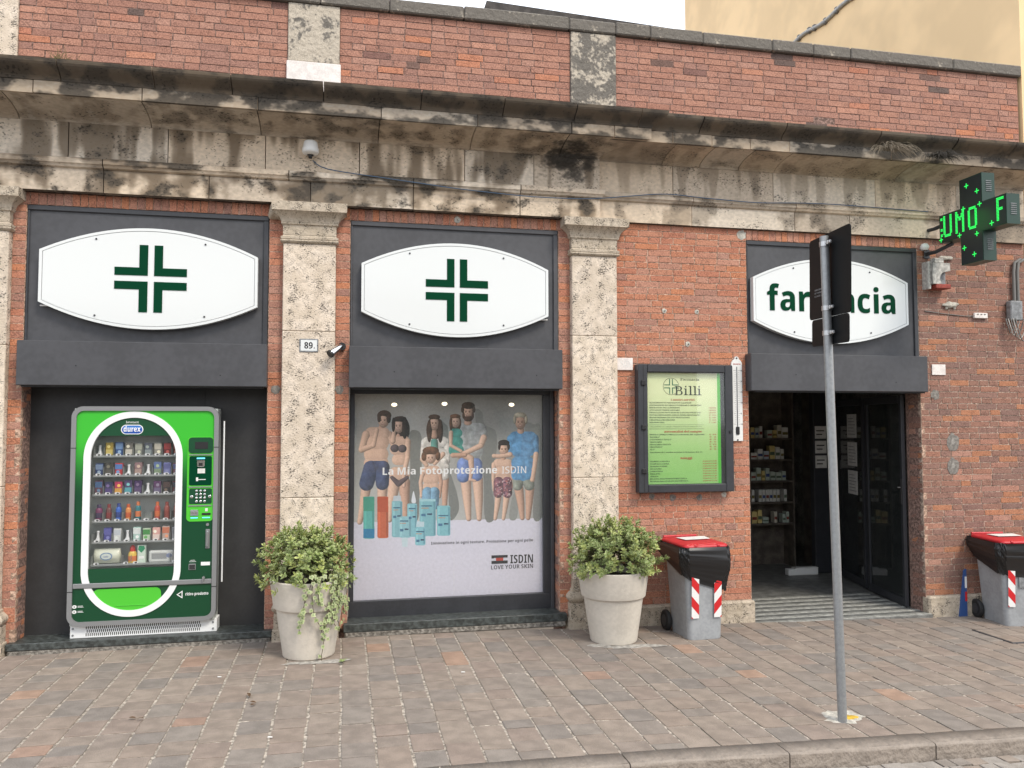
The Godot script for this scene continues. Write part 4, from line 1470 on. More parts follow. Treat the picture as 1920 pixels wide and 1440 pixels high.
var good_mats := {}
func good(c: Array) -> String:
	var key := "good_%d_%d_%d" % c
	if not M.has(key):
		mat(key, Color8(c[0], c[1], c[2]).srgb_to_linear(), .3)
	return key

func stock(sy: Array) -> void:
	var ord := ["first", "second", "third", "fourth", "fifth", "sixth", "seventh", "eighth", "ninth"]
	var goods := [
		[0, ["yellow", 176, 150, 60, 210, 190, 110], ["blue", 60, 86, 140, 120, 150, 190], ["silver grey", 120, 116, 108, 206, 200, 186], ["pale grey", 140, 142, 134, 176, 178, 160], ["slate", 92, 100, 116, 140, 150, 150], ["pale silver", 150, 148, 138, 205, 198, 180], ["dark red", 118, 30, 34, 170, 60, 60], ["crimson", 128, 26, 30, 176, 90, 80]],
		[["navy", 36, 60, 110, 120, 140, 170], ["charcoal", 60, 58, 56, 84, 80, 74], ["red", 190, 50, 56, 80, 120, 180], 0, ["dusty pink", 138, 110, 112, 176, 150, 140], 0, ["steel blue", 92, 112, 158, 130, 150, 120], ["lavender", 120, 124, 172, 96, 100, 150], ["mauve", 134, 76, 96, 100, 110, 160]],
		[["maroon", 98, 54, 72, 70, 100, 140], ["indigo", 50, 48, 84, 80, 60, 120], ["magenta", 176, 50, 88, 214, 160, 70], ["violet", 76, 60, 100, 90, 160, 170], ["deep purple", 66, 44, 88, 90, 70, 110], 0, ["plum", 92, 58, 96, 110, 100, 130], ["black", 40, 34, 38, 80, 60, 56], ["wine red", 116, 56, 66, 70, 76, 90]],
		[["purple", 120, 50, 92, 60, 44, 80], ["brown", 110, 62, 56, 130, 40, 40], ["bright blue", 40, 96, 190, 40, 60, 130], ["orange", 220, 140, 70, 200, 90, 40], ["teal", 40, 120, 128, 210, 120, 70], 1, ["red orange", 186, 70, 52, 210, 110, 60], ["russet", 150, 72, 60, 140, 60, 50], ["copper", 160, 90, 74, 150, 70, 56]],
		[0, ["ultramarine", 66, 66, 136, 90, 90, 160], ["white", 214, 216, 212, 190, 196, 200], 0, ["mint", 176, 206, 196, 220, 226, 222], ["green and white", 196, 214, 186, 70, 140, 70], ["pink", 220, 170, 160, 230, 210, 200], ["pale peach", 190, 170, 160, 200, 120, 90], ["light grey", 170, 172, 176, 140, 144, 150]],
	]
	var hs := [.125, .118, .125, .165, .125]
	for k in 5:
		for j in 9:
			var q = goods[k][j]
			if q is int:
				if q == 0:
					# an empty spiral shows its white pusher
					var mv := MB.new()
					mv.lathe(Vector3.ZERO, [[.022, 0], [.022, .02], [.012, .04], [.009, .075], [.013, .088], [.012, .094], [0, .095]], 10)
					var pv := thing("product_pusher", "white pusher in the empty %s slot of the vending machine's %s shelf" % [ord[j], ord[k]], "pusher", V(-1.684 - .397 + .0795 * j, VY + sy[k], -.075), "pushers of empty vending slots")
					obj(mv, "pusher_stem", "machine_white", pv)
				continue
			var at := V(-1.684 - .397 + .0795 * j, VY + sy[k], -.085)
			var h: float = hs[k] * rng.randf_range(.86, 1.0)
			var m := MB.new()
			if k == 3:
				var b := thing("product_bottle", "%s bottle, %s slot of the %s shelf in the vending machine" % [q[0], ord[j], ord[k]], "bottle", at, "goods in the vending machine")
				var r := .024 if j > 0 else .030
				m.lathe(Vector3.ZERO, [[r * .9, 0], [r, .006], [r, h * .66], [r * .8, h * .76], [r * .5, h * .80]], 14)
				obj(m, "flask", good([q[1], q[2], q[3]]), b)
				m = MB.new()
				m.lathe(Vector3.ZERO, [[r * .62, h * .79], [r * .62, h * .97], [r * .5, h], [0, h]], 12)
				obj(m, "cap", good([q[4], q[5], q[6]]), b)
				m = MB.new()
				m.lathe(Vector3.ZERO, [[r + .0008, h * .2], [r + .0008, h * .5]], 14)
				obj(m, "label_band", good([q[4], q[5], q[6]]), b)
			else:
				var b := thing("product_box", "%s packet, %s slot of the %s shelf in the vending machine" % [q[0], ord[j], ord[k]], "packet", at, "goods in the vending machine")
				m.cbox(V(0, h * .5, 0), V(.062, h, .06), .003)
				obj(m, "carton", good([q[1], q[2], q[3]]), b)
				var up := rng.randf() < .55
				abox(V(-.029, h * (.5 if up else .12), .030), V(.029, h * (.92 if up else .48), .0308), "print_panel", good([q[4], q[5], q[6]]), b)
				var pc := Vector2(rng.randf_range(-.01, .01), h * (.3 if up else .7))
				m = MB.new()
				m.prism(arc_pts(pc.x, pc.y, .014, 0, TAU * .95, 10), .030, .0309)
				obj(m, "print_motif", good([mini(255, q[4] + 40), mini(255, q[5] + 40), mini(255, q[6] + 30)]), b)
	# bottom shelf: wide packs
	var y: float = VY + sy[5]
	var w := thing("wipes_pack", "wide white pack of wipes on the bottom shelf of the vending machine", "pack", V(-2.005, y, -.09))
	var m := MB.new()
	var rows := []
	for r in 7:
		var f := r / 6.0
		var row := []
		for s in 24:
			var a := TAU * s / 24
			var px := signf(cos(a)) * pow(absf(cos(a)), .45) * (.112 - .010 * absf(f - .5))
			var pz := signf(sin(a)) * pow(absf(sin(a)), .7) * (.012 + .034 * sin(f * PI))
			row.append(V(px, .008 + f * .125, -pz))
		rows.append(row)
	m.grid(rows, true)
	obj(m, "pouch", good([214, 216, 196]), w)
	m = MB.new()
	m.prism(PackedVector2Array(_ellipse(0, .07, .05, .034)), .044, .0475)
	obj(m, "print_oval", good([120, 146, 176]), w)
	m = MB.new()
	m.prism(PackedVector2Array(_ellipse(0, .07, .04, .025)), .0475, .0482)
	obj(m, "print_oval", good([206, 214, 206]), w)
	letters(w, "salv", V(0, .062, .0484), .014, .04, "logo_blue", sans, 1)
	w = thing("syrup_bottle", "yellow bottle with a red cap on the bottom vending shelf", "bottle", V(-1.800, y, -.085))
	m = MB.new()
	m.lathe(Vector3.ZERO, [[.034, 0], [.036, .005], [.036, .085], [.022, .105], [.016, .108]], 16)
	obj(m, "flask", good([226, 190, 84]), w)
	m = MB.new()
	m.lathe(Vector3.ZERO, [[.024, .100], [.022, .135], [.010, .155], [0, .156]], 14)
	obj(m, "cap", good([190, 40, 34]), w)
	m = MB.new()
	m.lathe(Vector3.ZERO, [[.0368, .02], [.0368, .065]], 16)
	obj(m, "label_band", good([210, 120, 70]), w)
	w = thing("tall_carton", "tall white carton with a green emblem on the bottom vending shelf", "carton", V(-1.722, y, -.085))
	abox(V(-.033, 0, -.03), V(.033, .158, .03), "carton", good([206, 220, 206]), w, .003)
	m = MB.new()
	m.prism(PackedVector2Array([Vector2(-.028, .12), Vector2(.0, .09), Vector2(.03, .125), Vector2(.022, .15), Vector2(-.02, .152)]), .030, .0308)
	obj(m, "print_emblem", good([36, 140, 96]), w)
	abox(V(-.02, .04, .030), V(.022, .062, .0308), "print_panel", good([240, 240, 236]), w)
	w = thing("baby_wipes", "long white packet with a grey window on the bottom vending shelf", "pack", V(-1.558, y, -.085))
	abox(V(-.105, 0, -.03), V(.105, .105, .03), "carton", good([206, 208, 204]), w, .012)
	abox(V(-.08, .032, .030), V(.045, .082, .0308), "print_panel", good([150, 152, 152]), w)
	m = MB.new()
	m.prism(PackedVector2Array(_ellipse(.065, .06, .025, .02)), .030, .0312)
	obj(m, "print_emblem", good([130, 140, 170]), w)

func _ellipse(cx: float, cy: float, rx: float, ry: float) -> Array:
	var p := []
	for k in 20:
		p.append(Vector2(cx + cos(TAU * k / 20) * rx, cy + sin(TAU * k / 20) * ry))
	return p

# ---------------------------------------------------------------- doorway and shop interior
func make_entrance() -> void:
	mat("inner_plaster", Color(.55, .54, .51), .9, 0, M["_grain"], .5)
	mat("floor_tile", Color(.19, .19, .18), .45, 0, M["_grain"], 1.0)
	mat("strip_pale", Color(.42, .42, .385), .55, 0, M["_grain"], 2.0)
	mat("shelf_wood", Color(.16, .135, .11), .5, 0, M["_grain"], 1.0)
	var r := structure("shop_room")
	var fy := -.105
	abox(V(2.3, fy - .12, -5.2), V(8.2, fy, -.10), "floor", "floor_tile", r)
	abox(V(2.2, 2.60, -5.2), V(7.5, 2.72, -.24), "ceiling", "inner_plaster", r)
	abox(V(2.2, fy, -5.3), V(7.5, 2.7, -5.2), "back_wall", "inner_plaster", r)
	abox(V(2.1, fy, -5.2), V(2.2, 2.7, -.24), "side_wall", "inner_plaster", r)
	abox(V(7.4, fy, -5.2), V(7.5, 2.7, -.24), "side_wall", "inner_plaster", r)
	abox(V(-5.2, -.3, -6.0), V(2.1, 5.3, -5.9), "rear_wall", "inner_plaster", r)
	# striped threshold of pale strips set into dark stone
	var e := thing("entrance_mat", "dark entrance step crossed by pale anti-slip strips", "doormat", V(5.105, fy, 0))
	var m := MB.new()
	m.cbox(V(0, -.03, -.52), V(2.05, .07, 1.22), .004)
	obj(m, "step_slab", "floor_tile", e)
	for k in 7:
		var z := .075 - k * .168
		abox(V(-1.02, .004, z - .072), V(1.02, .0105, z), "strip", "strip_pale", e, .003)
	# door leaves folded back along the right side of the lobby
	var d := thing("door_leaf", "dark glazed door leaf folded back against the right side of the entrance", "door", V(6.27, fy + .012, -1.14), "open entrance doors")
	d.rotation.y = -deg_to_rad(102)
	_leaf(d, .92, true)
	d = thing("door_leaf", "dark glazed door leaf deeper in the lobby with paper notices on its glass", "door", V(6.57, fy + .012, -2.24), "open entrance doors")
	d.rotation.y = -deg_to_rad(105)
	_leaf(d, 1.05, false)
	# notices
	var nm := ["top", "middle", "bottom"]
	var ax := V(cos(deg_to_rad(-105)), 0, -sin(deg_to_rad(-105)))
	var nx := V(sin(deg_to_rad(-105)), 0, cos(deg_to_rad(-105)))
	for k in 3:
		var p := thing("paper_notice", "%s of three white paper notices on the dark door glass" % nm[k], "paper", V(6.57, 0, -2.24) + ax * .66 + nx * .0065 + V(0, 1.02 + .36 * (2 - k), 0), "paper notices on the door")
		p.rotation.y = -deg_to_rad(105)
		abox(V(-.16, 0, 0), V(.16, .30, .002), "sheet", "paper", p)
		for j in 6:
			abox(V(-.12, .04 + j * .04, .002), V(.12 - .03 * (j % 3), .048 + j * .04, .003), "text_line", "ink_grey", p)
	# inner doorway post with small notices
	var q := thing("door_post", "dark upright post in the middle of the shop entrance lobby", "post", V(6.35, fy, -2.35))
	abox(V(-.06, .005, -.05), V(.30, 2.68, .05), "upright", "frame_dark", q, .006)
	for k in 3:
		var p := thing("paper_notice", "%s small notice on the dark lobby post" % nm[k], "paper", V(6.38, fy + 1.42 + (2 - k) * .20, -2.298), "small notices on the lobby post")
		abox(V(-.07, 0, 0), V(.10, .17, .003), "sheet", "paper", p)
		abox(V(-.05, .10, .003), V(.07, .115, .004), "text_line", "ink_black", p)
		abox(V(-.05, .05, .003), V(.04, .065, .004), "text_line", "ink_black", p)
	var wb := thing("white_box", "low white box lying on the dark shop floor", "box", V(6.02, fy + .002, -2.25))
	abox(V(-.20, .0, -.05), V(.24, .085, .05), "carton", "white_plastic", wb, .008)
	abox(V(-.10, .085, -.05), V(.24, .10, .05), "lid", "white_plastic", wb, .003)
	# shelving with goods
	_shelving(5.60, 6.30, -2.95, 5, "wide dark shelf unit of medicines behind the entrance", "wide shelf unit")
	_shelving(6.62, 7.05, -2.95, 5, "narrow dark shelf unit beside the lobby post", "narrow shelf unit")
	var ct := thing("shop_counter", "dark curved counter low in the shop interior", "counter", V(4.55, fy, -3.6))
	abox(V(-.8, .003, -.3), V(.75, .95, .3), "body", "shelf_wood", ct, .02)
	abox(V(-.85, .952, -.34), V(.80, .99, .34), "top", "frame_dark", ct, .01)

func _leaf(d: Node3D, w: float, lock: bool) -> void:
	for e in [[V(0, 0, -.02), V(.055, 2.33, .02)], [V(w - .055, 0, -.02), V(w, 2.33, .02)], [V(.055, 0, -.02), V(w - .055, .09, .02)], [V(.055, 2.24, -.02), V(w - .055, 2.33, .02)]]:
		abox(e[0], e[1], "stile", "frame_dark", d, .004)
	abox(V(.055, .09, -.004), V(w - .055, 2.24, .004), "pane", "glass_dark", d)
	if lock:
		abox(V(w - .050, 1.12, .02), V(w - .008, 1.40, .035), "lock_case", "black", d, .004)
		abox(V(w - .042, 1.30, .035), V(w - .014, 1.312, .060), "handle", "steel", d, .003)
	else:
		var m := MB.new()
		m.tube([V(.09, 1.40, .05), V(.09, 1.52, .05)], .010, 8)
		obj(m, "handle", "steel", d)

func _shelving(x0: float, x1: float, z: float, n: int, label: String, where: String) -> void:
	var fy := -.105
	var s := thing("shelf_unit", label, "shelves", V((x0 + x1) * .5, fy, z), "shelf units in the shop")
	var hw := (x1 - x0) * .5
	abox(V(-hw, .002, -.16), V(hw, 2.5, -.13), "back_board", "shelf_wood", s)
	for e in [-hw, hw - .025]:
		abox(V(e, .002, -.13), V(e + .025, 2.5, .14), "upright", "shelf_wood", s)
	var ord := ["top", "second", "third", "fourth", "lowest"]
	var cnt := ["first", "second", "third", "fourth", "fifth", "sixth", "seventh", "eighth", "ninth", "tenth", "eleventh", "twelfth", "thirteenth", "fourteenth", "last"]
	for k in n:
		var y := 1.82 - k * .30
		abox(V(-hw + .026, y - .025, -.129), V(hw - .026, y, .13), "shelf", "shelf_wood", s)
		var x := -hw + .05
		var c := 0
		while x < hw - .10:
			var w := rng.randf_range(.045, .10)
			var h := rng.randf_range(.08, .20)
			if k == 3:
				w = .05
				h = .17
			if rng.randf() < .86:
				var p := thing("medicine_box", "%s pale box along the %s row of the %s" % [cnt[c], ord[k], where], "box", V((x0 + x1) * .5 + x + w * .5, fy + y + .001, z + .05), "medicine boxes in the shop")
				abox(V(-w * .46, 0, -.05), V(w * .46, h, .05), "carton", good([[222, 222, 216], [206, 200, 184], [186, 198, 186], [216, 196, 130], [190, 202, 214]][rng.randi() % 5] if k != 3 else [214, 214, 208]), p, .002)
				abox(V(-w * .46 + .004, h * .3, .05), V(w * .46 - .004, h * .55, .0508), "print_panel", good([[90, 110, 90], [130, 60, 50], [60, 80, 130], [120, 110, 60]][rng.randi() % 4]), p)
				c += 1
			x += w + .006

# ---------------------------------------------------------------- things fixed to the wall
func make_fixtures() -> void:
	# notice case
	var t := thing("notice_case", "dark framed glass notice case with a green price list on the brick wall", "notice board", V(3.357, 1.24, 0))
	var hw := .508
	var H := 1.272
	abox(V(-hw, 0, .001), V(hw, H, .045), "case_back", "frame_dark", t, .004)
	for e in [[V(-hw, 0, .045), V(-hw + .10, H, .10)], [V(hw - .085, 0, .045), V(hw, H, .10)], [V(-hw + .1005, 0, .045), V(hw - .0855, .078, .10)], [V(-hw + .1005, H - .078, .045), V(hw - .0855, H, .10)]]:
		abox(e[0], e[1], "frame", "frame_dark", t, .007)
	abox(V(-hw + .052, .012, .10), V(-hw + .058, H - .012, .1015), "door_gap", "black", t)
	for y in [.19, .62, 1.06]:
		abox(V(-hw + .030, y, .098), V(-hw + .078, y + .052, .116), "hinge", "black", t, .006)
	var m := MB.new()
	m.tube([V(hw - .035, .60, .098), V(hw - .035, .60, .108)], .016, 12)
	obj(m, "lock", "black", t)
	# the printed list, pale yellow green above and leaf green below
	var gim := Image.create(4, 128, false, Image.FORMAT_RGB8)
	for y in 128:
		gim.fill_rect(Rect2i(0, y, 4, 1), Color8(224, 232, 184).lerp(Color8(142, 196, 108), ss(.10, .95, y / 127.0)))
	var pm := StandardMaterial3D.new()
	pm.resource_name = "list_print"
	pm.albedo_texture = tex(gim)
	pm.roughness = .6
	M["list_print"] = pm
	m = MB.new()
	var a := V(-hw + .115, .082, .052)
	var b := V(hw - .150, H - .082, .052)
	m.face([V(a.x, a.y, a.z), V(b.x, a.y, a.z), V(b.x, b.y, a.z), V(a.x, b.y, a.z)], V(0, 0, 1), [Vector2(0, .99), Vector2(1, .99), Vector2(1, .01), Vector2(0, .01)])
	m.face([V(a.x, a.y, .047), V(b.x, a.y, .047), V(b.x, b.y, .047), V(a.x, b.y, .047)], V(0, 0, -1))
	var li := obj(m, "price_list", "list_print", t)
	abox(V(hw - .150, .080, .046), V(hw - .118, H - .080, .053), "list_edge", "bright_green", t)
	m = MB.new()
	m.box(V(-hw + .100, .078, .082), V(hw - .086, H - .078, .086))
	obj(m, "pane", "glass", t)
	# text of the list
	var W := b.x - a.x
	var Y := func(f): return b.y - f * (b.y - a.y)
	var z := .0525
	letters(li, "Farmacia", V(a.x + W * .47, Y.call(.068), z), .024, W * .27, "ink_dark", serif)
	letters(li, "Billi", V(a.x + W * .385, Y.call(.200), z), .088, W * .385, "ink_dark", serif)
	m = MB.new()
	var o1 := PackedVector2Array()
	var o2 := PackedVector2Array()
	for k in 28:
		var c := Vector2(a.x + W * .335, Y.call(.122))
		o1.append(c + Vector2(cos(TAU * k / 28), sin(TAU * k / 28)) * .086)
		o2.append(c + Vector2(cos(TAU * k / 28), sin(TAU * k / 28)) * .082)
	m.ring(o1, o2, .052, .0528)
	obj(m, "emblem_ring", "ink_dark", li)
	var ec := Vector2(a.x + W * .335, Y.call(.122))
	for sx in [-1, 1]:
		for sy in [-1, 1]:
			m = MB.new()
			var p := PackedVector2Array()
			for c in [[.010, .010], [.075, .010], [.075, .020], [.020, .020], [.020, .075], [.010, .075]]:
				p.append(ec + Vector2(c[0] * sx, c[1] * sy))
			m.prism(p, .052, .0530)
			obj(m, "emblem_cross", "ink_green", li)
	letters(li, "i nostri servizi", V(a.x + W * .5, Y.call(.250), z), .018, W * .34, "ink_red", italic_bold, 1)
	var l1 := [["ALLESTIMENTO DI PREPARAZIONI GALENICHE", .60, ""], ["DISPENSAZIONE DI FARMACI VETERINARI E OMEOPATICI", .74, ""], ["MISURAZIONE DELLA PRESSIONE", .43, "GRATIS"], ["ATTIVAZIONE TESSERE SANITARIE", .43, "GRATIS"], ["PRENOTAZIONI VISITE MEDICHE E SPECIALISTICHE CUP", .73, "GRATIS"], ["ELETTROCARDIOGRAMMA A RIPOSO (SENZA PRENOTAZIONE)", .72, "€ 25"], ["HOLTER PRESSORIO 24H (CON PRENOTAZIONE)", .57, "€ 40"], ["FORATURA LOBI ORECCHIE", .36, "€ 10"], ["NOLEGGIO TEST", .21, "€ 7,00"]]
	var y := .275
	for e in l1:
		_line(li, a.x, W, Y.call(y), z, e)
		y += .0222
	abox(V(a.x + W * .02, Y.call(.507), .052), V(a.x + W * .80, Y.call(.504), .0527), "rule_line", "ink_dark", li)
	abox(V(a.x + W * .02, Y.call(.470), .052), V(a.x + W * .80, Y.call(.468), .0527), "rule_line", "ink_dark", li)
	letters(li, "i test richiedono un campione consegnato in farmacia entro le ore nove", V(a.x + W * .03, Y.call(.488), z), .0055, W * .74, "ink_dark", sans)
	letters(li, "autoanalisi del sangue", V(a.x + W * .5, Y.call(.538), z), .020, W * .54, "ink_red", italic_bold, 1)
	var l2 := [["PROFILO LIPIDICO COMPLETO (colesterolo, hdl, trigliceridi)", .78, "€ 18"], ["GLICEMIA*", .14, "€ 4"], ["COLESTEROLO TOTALE*", .31, "€ 5"], ["TRIGLICERIDI", .17, "€ 5"], ["EMOGLOBINA GLICATA", .30, "€ 15"], ["CREATININA*", .18, "€ 5"], ["ALT*", .07, "€ 5"]]
	y = .562
	for e in l2:
		_line(li, a.x, W, Y.call(y), z, e)
		y += .0222
	letters(li, "Pacchetto di 5 analisi anziché € 20 prezzo di € 15", V(a.x + W * .03, Y.call(.720), z), .0095, W * .74, "ink_dark", italic)
	letters(li, "noleggi", V(a.x + W * .54, Y.call(.778), z), .022, W * .17, "ink_red", italic_bold, 1)
	var l3 := [["STAMPELLA SINGOLA", .28, "al giorno € 0,50"], ["STAMPELLA COPPIA", .27, "al giorno € 0,80"], ["DEAMBULATORE", .24, "al giorno € 1,50"], ["ASTA FLEBO", .16, "al giorno € 1,00"], ["CARROZZINA", .18, "al giorno € 1,50"], ["TIRALATTE", .14, "al giorno € 1,50"], ["AEROSOL", .12, "al giorno € 1,00"], ["BILANCIA PESA NEONATO MECCANICA", .52, "al giorno € 1,00"], ["BILANCIA PESA NEONATO ELETTRONICA", .54, "al giorno € 1,50"]]
	y = .802
	for e in l3:
		_line(li, a.x, W, Y.call(y), z, e)
		y += .0222
	# thermometer
	t = thing("wall_thermometer", "long white wall thermometer beside the notice case", "thermometer", V(3.952, 1.745, .004))
	m = MB.new()
	var op := PackedVector2Array([Vector2(-.058, 0), Vector2(.058, 0), Vector2(.058, .80), Vector2(.040, .828), Vector2(.026, .835)])
	op.append_array(arc_pts(0, .842, .024, -.2, PI + .2, 8))
	op.append_array(PackedVector2Array([Vector2(-.026, .835), Vector2(-.040, .828), Vector2(-.058, .80)]))
	m.prism(op, -.003, .014)
	obj(m, "board", "white_plastic", t)
	m = MB.new()
	m.tube([V(0, .12, .016), V(0, .76, .016)], .005, 8)
	obj(m, "glass_tube", "grey_plastic", t)
	abox(V(-.019, .065, .014), V(.019, .145, .026), "bulb_guard", "black", t, .008)
	m = MB.new()
	for k in 26:
		var L := .026 if k % 5 == 0 else .014
		m.box(V(.012, .17 + k * .022, .014), V(.012 + L, .172 + k * .022, .0148))
		m.box(V(-.012 - L, .17 + k * .022, .014), V(-.012, .172 + k * .022, .0148))
	obj(m, "scale_marks", "ink_black", t).set_meta("kind", "stuff")
	for k in 6:
		letters(t, "%d" % (absi(k * 10 - 10)), V(.040, .163 + k * .11, .014), .014, 0, "ink_black", sans)
	letters(t, "TERMOMETRO", V(0, .782, .014), .010, .085, "ink_red", sans_bold, 1)
	for yy in [.004, .842]:
		m = MB.new()
		m.tube([V(0, yy + .006, .013), V(0, yy + .006, .017)], .009, 10)
		obj(m, "nail_hole", "black", t)
	# house number
	t = thing("house_number_plate", "small white enamel plate numbered 89 on the travertine pilaster", "number plate", V(-.309, 2.578, .07))
	abox(V(-.084, 0, .001), V(.084, .122, .008), "plate", "grey_plastic", t, .003)
	abox(V(-.072, .012, .008), V(.072, .110, .0095), "enamel_face", "sign_white", t, .001)
	letters(t, "89", V(-.040, .032, .0095), .058, .074, "ink_black", sans_bold, 0)
	letters(t, "A", V(.042, .030, .0095), .017, .014, "ink_grey", sans_bold, 0)
	for x in [-.078, .078]:
		m = MB.new()
		m.tube([V(x, .061, .007), V(x, .061, .011)], .005, 8)
		obj(m, "screw", "frame_dark", t)
	# stone tablet
	t = thing("stone_tablet", "little pale marble tablet with worn letters beside the pilaster", "tablet", V(2.745, 2.455, .001))
	abox(V(-.083, 0, 0), V(.083, .122, .016), "slab", "marble_plate", t, .003)
	letters(t, "ND", V(0, .034, .0158), .058, .105, "paper", serif, 1)
	# blank label on the right wall
	t = thing("blank_plate", "blank pale square plate on the brown brick right of the doorway", "plate", V(6.35, 2.447, .001))
	abox(V(-.085, 0, 0), V(.085, .115, .010), "slab", "marble_plate", t, .002)
	# spotlight on the pilaster
	t = thing("spotlight", "small chrome and black spotlight on the pilaster beside the number plate", "spotlight", V(-.015, 2.640, .0))
	m = MB.new()
	m.tube([V(0, 0, .001), V(0, 0, .035)], .037, 16)
	obj(m, "wall_rose", "black", t)
	m = MB.new()
	m.tube([V(0, 0, .03), V(-.02, -.008, .10)], .012, 8)
	obj(m, "arm", "black", t)
	m = MB.new()
	m.tube([V(-.005, .0, .10), V(-.03, -.02, .115), V(-.075, -.058, .14), V(-.105, -.085, .158)], [.016, .026, .034, .036], 16)
	obj(m, "lamp_shell", "chrome", t)
	m = MB.new()
	m.tube([V(-.095, -.0755, .151), V(-.108, -.0875, .160)], .0375, 16)
	obj(m, "lamp_ring", "black", t)
	# dome sensor and its cable
	t = thing("dome_sensor", "white dome shaped sensor on the stained frieze", "sensor", V(-.31, 4.40, .09))
	m = MB.new()
	m.lathe(V(0, 0, .075), [[.0, -.03], [.030, -.03], [.066, -.018], [.076, .0], [.074, .03], [.070, .034], [.060, .085], [.050, .097], [0, .099]], 24)
	obj(m, "dome", "white_plastic", t)
	m = MB.new()
	m.lathe(V(0, 0, .075), [[0, -.062], [.014, -.060], [.018, -.045], [.018, -.028]], 12)
	obj(m, "lens", "black", t)
	abox(V(-.03, -.02, -.002), V(.03, .04, .05), "bracket", "white_old", t, .006)
	var cp := [[-.29, 4.34, .11], [-.154, 4.257, .145], [.357, 4.205, .150], [.70, 4.175, .150], [1.06, 4.145, .148], [1.45, 4.128, .135], [1.791, 4.118, .125], [2.2, 4.125, .120], [2.469, 4.145, .115], [2.8, 4.19, .105], [3.172, 4.232, .10], [3.6, 4.215, .10], [4.17, 4.201, .10], [4.6, 4.222, .10], [5.032, 4.232, .10], [5.6, 4.225, .10], [6.195, 4.215, .10]]
	var pts := []
	for k in cp.size():
		pts.append(V(cp[k][0], cp[k][1], cp[k][2]))
	var sm := []
	for k in pts.size() - 1:
		for j in 4:
			sm.append(pts[k].cubic_interpolate(pts[k + 1], pts[maxi(k - 1, 0)], pts[mini(k + 2, pts.size() - 1)], j / 4.0))
	sm.append(pts[pts.size() - 1])
	m = MB.new()
	m.tube(sm, .0052, 6)
	tag(obj(m, "blue_cable", "cable_blue"), "thin blue cable sagging along the stone band from the dome sensor", "cable")
	# alarm box
	t = thing("alarm_siren", "weathered white siren box with a red base, hung below the lit cross", "siren", V(6.31, 3.372, .0))
	abox(V(-.135, .0, .001), V(-.10, .30, .10), "side_plate", "white_old", t, .004)
	m = MB.new()
	var sp := PackedVector2Array([Vector2(-.098, .055), Vector2(-.02, .055)])
	sp.append_array(arc_pts(.07, .115, .075, PI * 1.25, PI * .55, 10))
	sp.append_array(PackedVector2Array([Vector2(.125, .20), Vector2(.125, .285), Vector2(-.098, .285)]))
	m.prism(sp, .001, .12)
	obj(m, "housing", "white_old", t)
	abox(V(-.03, .055, .001), V(.125, .275, .05), "inner_body", "grey_plastic", t, .004)
	abox(V(-.06, .005, .01), V(.125, .053, .13), "red_base", "tape_red_old", t, .006)
	abox(V(-.05, .287, .02), V(.08, .345, .09), "cable_box", "white_old", t, .01)
	m = MB.new()
	m.tube([V(-.04, .33, .095), V(-.10, .28, .128), V(-.112, .16, .128), V(-.105, .05, .128)], .006, 6)
	obj(m, "cable", "cable_grey", t)
	# plaster stubs, connector, old fixings
	t = thing("plaster_stub", "broken pale plaster stub on the brown brick below the siren box", "stub", V(6.52, 3.22, .0))
	m = MB.new()
	_lump(m, V(0, 0, .01), V(.10, .035, .03), 5)
	obj(m, "plaster", "lime", t)
	for x in [-.05, .05]:
		abox(V(x - .012, -.05, .0), V(x + .012, -.02, .02), "stub_foot", "lime", t, .006)
	t = thing("plaster_stub", "smaller plaster stub on the brown brick above the siren box", "stub", V(6.47, 3.735, .0))
	m = MB.new()
	_lump(m, V(0, 0, .01), V(.09, .028, .03), 9)
	obj(m, "plaster", "lime", t)
	t = thing("terminal_strip", "short cream cable connector on the brown brick wall", "connector", V(6.894, 3.115, .0))
	abox(V(-.085, -.035, .001), V(.085, .025, .03), "connector_block", "marble_plate", t, .005)
	for x in [-.045, .0, .045]:
		abox(V(x - .012, .002, .03), V(x + .012, .014, .033), "terminal", "cable_grey", t, .002)
	m = MB.new()
	m.tube([V(-.70, .03, .006), V(-.45, .005, .008), V(-.2, -.012, .008), V(-.08, -.01, .010)], .005, 6)
	obj(m, "cable", "cable_grey", t)
	# junction box with hanging loops at the far right
	t = thing("junction_box", "grey junction box with conduits and looped cables at the right edge", "junction box", V(7.31, 3.06, .0))
	abox(V(-.08, .0, .01), V(.08, .22, .085), "box", "grey_plastic", t, .01)
	for x in [.02, .07]:
		m = MB.new()
		m.tube([V(x, .22, .03), V(x, .55, .03), V(x + .02, .66, .03), V(x + .10, .70, .03)], .018, 8)
		obj(m, "conduit", "cable_grey", t)
	for k in 5:
		m = MB.new()
		var lp := []
		for j in 13:
			var f := j / 12.0
			var an := PI * (1.0 + f)
			lp.append(V(-.07 + .035 * k * .6 + (.08 + .012 * k) * (cos(an) + 1.0) * .75 - .05, .02 + (.16 + .022 * k) * sin(an), .05 + .012 * k + .02 * sin(f * 7)))
		m.tube(lp, .006, 6)
		obj(m, "cable_loop", "cable_grey" if k % 2 == 0 else "white_old", t)
